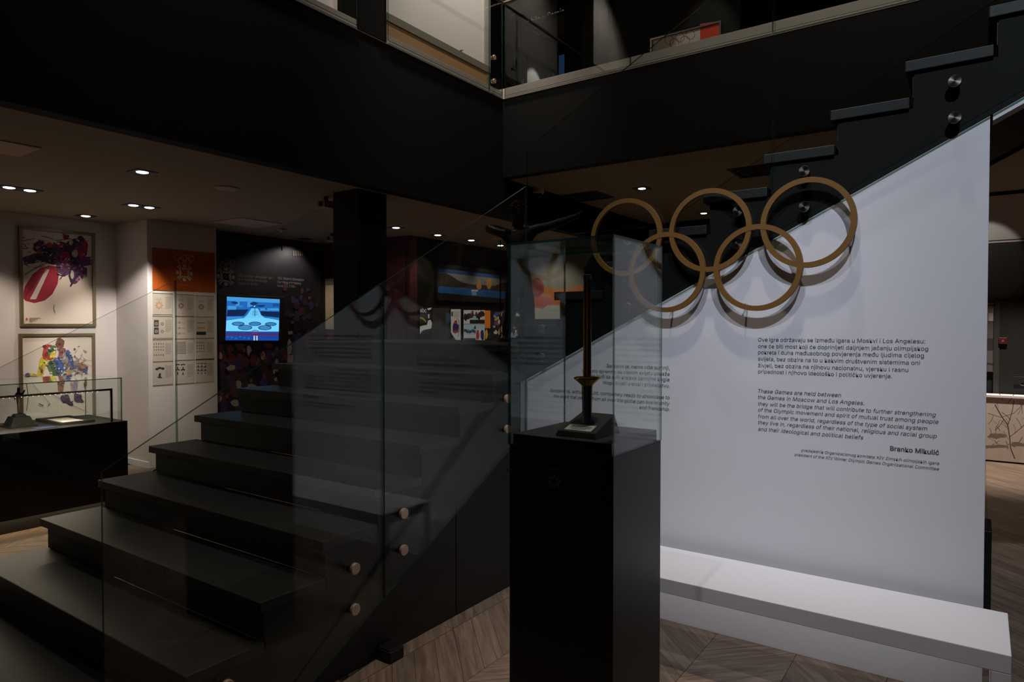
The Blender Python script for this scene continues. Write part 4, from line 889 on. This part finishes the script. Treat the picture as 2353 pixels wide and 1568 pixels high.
# ================================================================== FAR RIGHT CORNER beyond the white wall
RY = 10.4
def rr4(x0, y0, x1, y1, v=RY):
    a, b = at(x0, y0, 'Y', v), at(x1, y1, 'Y', v); return a.x, b.x, b.z, a.z
x0, x1, z0_, z1_ = rr4(2230, 556, 2700, 690)
fp = thing('forest_picture', ((x0 + x1) / 2, RY, z0_), 'dark wide photograph of snowy fir trees above the door', 'picture')
bx('board', fp, x0, x1, RY - .02, RY, z0_, z1_, mat('forest_dark', (44, 38, 30), .6, var=.3, scale=12))
pr = Print('Y', RY - .02, -1)
for tx0, top, bot, wd in ((2291, 615, 688, 15), (2329, 575, 688, 20), (2258, 600, 688, 14), (2372, 590, 688, 20)):
    L_ = []
    for k in range(14):
        f = k / 13; y = top + (bot - top) * f; w3 = wd * (.1 + .9 * f)
        for s_ in (-1, 1): L_.append(stroke([(tx0, y), (tx0 + s_ * w3 * .6, y + 2), (tx0 + s_ * w3, y + 6)], .9))
    pr.many(L_, (70, 58, 40))
pr.build('print', fp)
x0, x1, z0_, z1_ = rr4(2298, 692, 2400, 915)
z0_ = 0
dr = struct('door_1', x0, x1, RY - .04, RY, 0, z1_, M_dark)
bx('door_frame', dr, x0 - .06, x0, RY - .05, RY, 0, z1_ + .05, M_ventd); bx('door_frame', dr, x1, x1 + .06, RY - .05, RY, 0, z1_ + .05, M_ventd)
q = at(2345, 864, 'Y', RY - .05); MB().box(q.x - .07, q.x + .07, RY - .1, RY - .085, q.z - .01, q.z + .01, M_steel).build('door_handle', dr, .004)
q = at(2350, 883, 'Y', RY - .05); MB().lathe((q.x, RY - .04, q.z), (0, -1, 0), [(.022, 0), (.022, .01), (.015, .014)], M_steel, 16).build('lock', dr)
x0, x1, z0_, z1_ = rr4(2240, 697, 2291, 855)
nb = thing('notice_case', ((x0 + x1) / 2, RY, z0_), 'narrow glazed notice case with small photographs left of the dark door', 'notice board')
bx('back', nb, x0, x1, RY - .03, RY, z0_, z1_, mat('case_grey', (84, 80, 76), .6)); 
for a in ((x0, x0 + .02, z0_, z1_), (x1 - .02, x1, z0_, z1_), (x0 + .02, x1 - .02, z0_, z0_ + .02), (x0 + .02, x1 - .02, z1_ - .02, z1_)): bx('frame_bar', nb, a[0], a[1], RY - .045, RY - .03, a[2], a[3], M_cap)
pr = Print('Y', RY - .032, -1); pr.poly(quad(2250, 704, 2283, 738), (150, 130, 118)); pr.poly(quad(2272, 720, 2282, 738), (190, 178, 170)); pr.poly(quad(2250, 778, 2286, 805), (40, 38, 38)); pr.poly(quad(2284, 775, 2288, 795), (150, 150, 148)); pr.poly(stroke([(2258, 845), (2270, 835), (2282, 838)], 3), (40, 40, 40)); pr.build('print', nb)
q0, q1 = at(2295, 776, 'Y', RY - .04), at(2314, 791, 'Y', RY - .04)
fa = thing('fire_alarm', (q0.x, RY - .04, q1.z), 'small red fire alarm call point on the dark door surround', 'alarm')
bx('case', fa, q0.x, q1.x, RY - .075, RY - .042, q1.z, q0.z, mat('alarm_red', (60, 14, 9), .5), .004); bx('plate', fa, q0.x + .03, q1.x - .03, RY - .078, RY - .075, q1.z + .025, q0.z - .025, mat('alarm_plate', (110, 66, 52), .5))
CY = 10.1
a = at(2240, 906, 'Y', CY); b = at(2640, 906, 'Y', CY); zlow = .02
cn = thing('printed_counter', ((a.x + b.x) / 2, CY, 0), 'low counter front printed with bare birch branches before the dark door', 'counter')
bx('front', cn, a.x, b.x, CY, CY + .2, zlow, a.z - .03, mat('winter_print', (206, 190, 178), .7, var=.12, scale=9), .002); bx('top', cn, a.x, b.x, CY - .02, CY + .22, a.z - .03, a.z, M_white, .003); bx('plinth', cn, a.x, b.x, CY + .03, CY + .19, 0, zlow, M_dark)
pr = Print('Y', CY, -1); L_ = [stroke([(2332, 1055), (2322, 1030), (2320, 1005), (2316, 978), (2300, 955), (2286, 930)], 2.6), stroke([(2317, 975), (2326, 945), (2330, 920)], 1.8), stroke([(2350, 930), (2330, 950), (2300, 960), (2270, 950)], 1.2), stroke([(2320, 1005), (2345, 985), (2360, 970)], 1.5)]
for k in range(46):
    x, y = random.uniform(2245, 2400), random.uniform(910, 1035); a_ = random.uniform(-2.6, -.4); L2 = random.uniform(10, 36); L_.append(stroke([(x, y), (x + math.cos(a_) * L2 * .5 + 2, y + math.sin(a_) * L2 * .5), (x + math.cos(a_) * L2, y + math.sin(a_) * L2)], random.uniform(.6, 1.5)))
pr.many(L_, (86, 74, 66)); pr.many([blob(2290, 1003, 24, 6, 12, .3), blob(2280, 1027, 36, 4, 12, .3), blob(2340, 1022, 24, 5, 12, .3)], (130, 118, 106)); pr.build('print', cn)
bs = thing('black_box', (.06, 4.6, 0), 'low black box standing behind the end of the white wall', 'box')
q = at(2279, 1222, 'Y', 4.6); bx('body', bs, -.5, q.x, 4.6, 4.9, .015, q.z, M_ped, .004); bx('foot', bs, -.48, q.x - .02, 4.62, 4.88, 0, .015, M_dark)
x0, x1, z0_, z1_ = rr4(2240, 470, 2320, 557)
wp = thing('white_wall_panel', ((x0 + x1) / 2, RY, z0_), 'pale lit wall panel above the forest photograph', 'panel'); bx('board', wp, x0 - .1, x1 + 1.2, RY - .012, RY, z0_ + .02, ZR - .05, M_wallw); bx('ledge', wp, x0 - .1, x1 + 1.2, RY - .03, RY, z0_, z0_ + .02, M_strip)
spot('wall_washer', (x0 - .1, 9.6, 3.2), (x0 + .12, RY, z0_ - .1), 10, 42, .25, (1, .95, .9), .03)

# ================================================================== UPPER FLOOR, LEFT: pale display panels
UX = -4.7
up = thing('display_wall', (UX, 5.8, 4.30), 'pale display panel over a tan plinth on the balcony right of the black column', 'display panel')
ya2, yb2 = at(880, 40, 'X', UX).y, at(1127, 155, 'X', UX).y; zt2_ = at(1010, 92, 'X', UX).z
bx('plinth', up, UX - .25, UX - .01, ya2, yb2 - .06, 4.30, zt2_ - .075, mat('tan_board', (146, 112, 70), .7, var=.04)); bx('ledge', up, UX - .27, UX, ya2, yb2, zt2_ - .075, zt2_, mat('ledge_grey', (112, 104, 90), .6)); bx('panel', up, UX - .25, UX - .02, ya2, yb2 - .1, zt2_, 7.1, M_wallw); bx('end_post', up, UX - .27, UX, yb2 - .1, yb2, zt2_, 7.1, mat('post_grey', (160, 152, 144), .6)); bx('end_post', up, UX - .26, UX - .005, yb2 - .06, yb2, 4.30, zt2_ - .075, mat('ledge_grey', (112, 104, 90), .6))
q = at(1058, 116, 'X', UX - .02); MB().lathe((UX - .02, q.y, q.z), (.3, 1, .35), [(.004, -.04), (.004, .04)], M_dark, 8).build('hook', up)
u2 = thing('display_wall', (UX, 3.5, 4.30), 'grey framed pale panel on the balcony left of the black column', 'display panel')
yl, yr = 2.2, 4.05; zq_ = at(740, 27, 'X', UX).z
yw = at(767, 30, 'X', UX).y
bx('sill', u2, UX - .2, UX, yl, yr, 4.30, zq_, M_strip); bx('panel', u2, UX - .2, UX - .03, yl, yw, zq_, 7.1, M_wallw); bx('pier', u2, UX - .2, UX, yw, yr, zq_, 7.1, M_strip)
yd = at(703, 5, 'X', UX).y; bx('mullion', u2, UX - .03, UX - .005, yd - .04, yd, zq_, 7.1, M_ventd)
spot('display_washer', (-4.05, 5.6, 7.1), (UX, 5.8, 5.4), 310, 80, .8, (1, .9, .82), .1); spot('display_washer', (-4.05, 3.4, 7.1), (UX, 3.3, 5.0), 230, 80, .8, (1, .9, .84), .1)
# upper floor, right side
uw = bx('wall_upper_left', None, -6.3, -6.15, 7.6, 12.99, ZU, 6.6, M_wallw, kind='structure')
# lowered ceiling edge with a lit slogan above
hz = 6.55; hy = (hz - EYE.z) / ((at(1160, 75, 'Z', hz) - EYE).z) * at(1160, 75, 'Z', hz).y
struct('ceiling_upper_right', -6.3, 3.6, hy, 12.99, hz, hz + .06, M_ceil)
hd = struct('wall_header', -6.3, 3.6, hy + .12, hy + .2, hz + .06, 7.19, mat('header_brown', (110, 96, 80), .8, var=.05))
text("Lijepo je bilo u Sarajevu", 'Y', hy + .118, 1168, 1312, 74, mat('pale_letters', (220, 216, 206), .6, emit=.12), hd, shear=0, sx=1.5, name='slogan')
q = at(1240, 88, 'Z', hz); t = thing('track_light', (q.x, q.y, hz), 'small black ceiling lamp on the upper floor seen through the balustrade', 'ceiling light')
bx('housing', t, q.x - .12, q.x + .12, q.y - .07, q.y + .07, hz - .02, hz, M_dark, .003); MB().lathe((q.x - .02, q.y, hz - .02), (0, 0, -1), [(.05, 0), (.05, .004), (.03, .006)], mat('lamp_lens_dim', (190, 210, 230), .4, emit=.8), 18).build('lens', t)
a_, b2_ = at(1180, 32, 'Z', hz), at(1300, 112, 'Z', hz)
tk = thing('ceiling_track', (a_.x, a_.y, hz), 'long dark ceiling track on the upper floor behind the balustrade', 'lighting track')
L_ = (b2_ - a_); n_ = Vector((-L_.y, L_.x, 0)).normalized() * .03
MB().prism([((a_ - n_).x, (a_ - n_).y), ((a_ + n_).x, (a_ + n_).y), ((b2_ + n_).x, (b2_ + n_).y), ((b2_ - n_).x, (b2_ - n_).y)], 'Z', hz - .03, hz, M_dark).build('rail', tk); MB().box(a_.x - .05, a_.x + .05, a_.y - .05, a_.y + .05, hz - .05, hz - .03, M_ventd).build('feed_box', tk)
# framed picture on the upper side wall
VX = -6.15
a, b = at(1150, 102, 'X', VX), at(1207, 132, 'X', VX); zt_ = a.z
fp2 = thing('framed_picture', (VX, (a.y + b.y) / 2, 4.8), 'dark framed picture lit from above on the upper floor wall', 'picture')
zlo = ZU + .5
for q_ in ((a.y, a.y + .05, zlo, zt_), (b.y - .05, b.y, zlo, zt_), (a.y + .05, b.y - .05, zlo, zlo + .05), (a.y + .05, b.y - .05, zt_ - .05, zt_)): bx('frame_bar', fp2, VX, VX + .04, q_[0], q_[1], q_[2], q_[3], M_dark)
bx('sheet', fp2, VX, VX + .015, a.y + .05, b.y - .05, zlo + .05, zt_ - .05, mat('old_print', (96, 92, 84), .7, var=.35, scale=5))
spot('picture_lamp', (VX + .5, b.y + .28, 6.45), (VX, b.y + .22, 5.2), 16, 46, .3, (1, .98, .92), .03)
# dark pier and orange picture behind the balustrade
PY = 7.6
x0, x1, _, _ = rr4(1297, 100, 1380, 100, PY); struct('wall_upper_pier', x0, x1, PY, PY + .4, ZU, hz, M_fasc)
x0, x1, _, _ = rr4(1380, 100, 1700, 100, PY + .2); struct('wall_upper_screen', x0, x1, PY + .2, PY + .3, ZU, hz, M_black)
OY = PY + .2
x0, x1, _, zt_ = rr4(1500, 93, 1655, 50, OY)
oz = at(1655, 50, 'Y', OY).z
op = thing('orange_picture', (x0, OY, ZU), 'framed white and orange picture with red rings behind the balustrade', 'picture')
bx('sheet', op, x0, x1, OY - .02, OY, ZU + .02, oz - .02, M_paper)
for q_ in ((x0 - .02, x0, ZU + .01, oz), (x1, x1 + .02, ZU + .01, oz), (x0, x1, oz - .02, oz)): bx('frame_bar', op, q_[0], q_[1], OY - .035, OY, q_[2], q_[3], M_cap)
pr = Print('Y', OY - .02, -1); sx_ = lambda f: x0 + (x1 - x0) * f
pr.poly([(1609, 55), (1654, 48), (1654, 130), (1609, 130)], (220, 70, 34)); pr.many(five(1562, 86, 11, 1.2, 1, -.25), (150, 60, 50)); pr.build('print', op)
spot('picture_lamp', (sx_(.85), OY - .7, 6.4), (sx_(.8), OY, ZU + .3), 26, 34, .5, (1, .92, .85), .03)
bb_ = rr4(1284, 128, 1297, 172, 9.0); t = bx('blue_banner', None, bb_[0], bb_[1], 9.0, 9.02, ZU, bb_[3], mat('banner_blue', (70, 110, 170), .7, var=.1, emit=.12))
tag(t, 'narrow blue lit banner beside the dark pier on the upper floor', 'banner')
print('planks', npl)
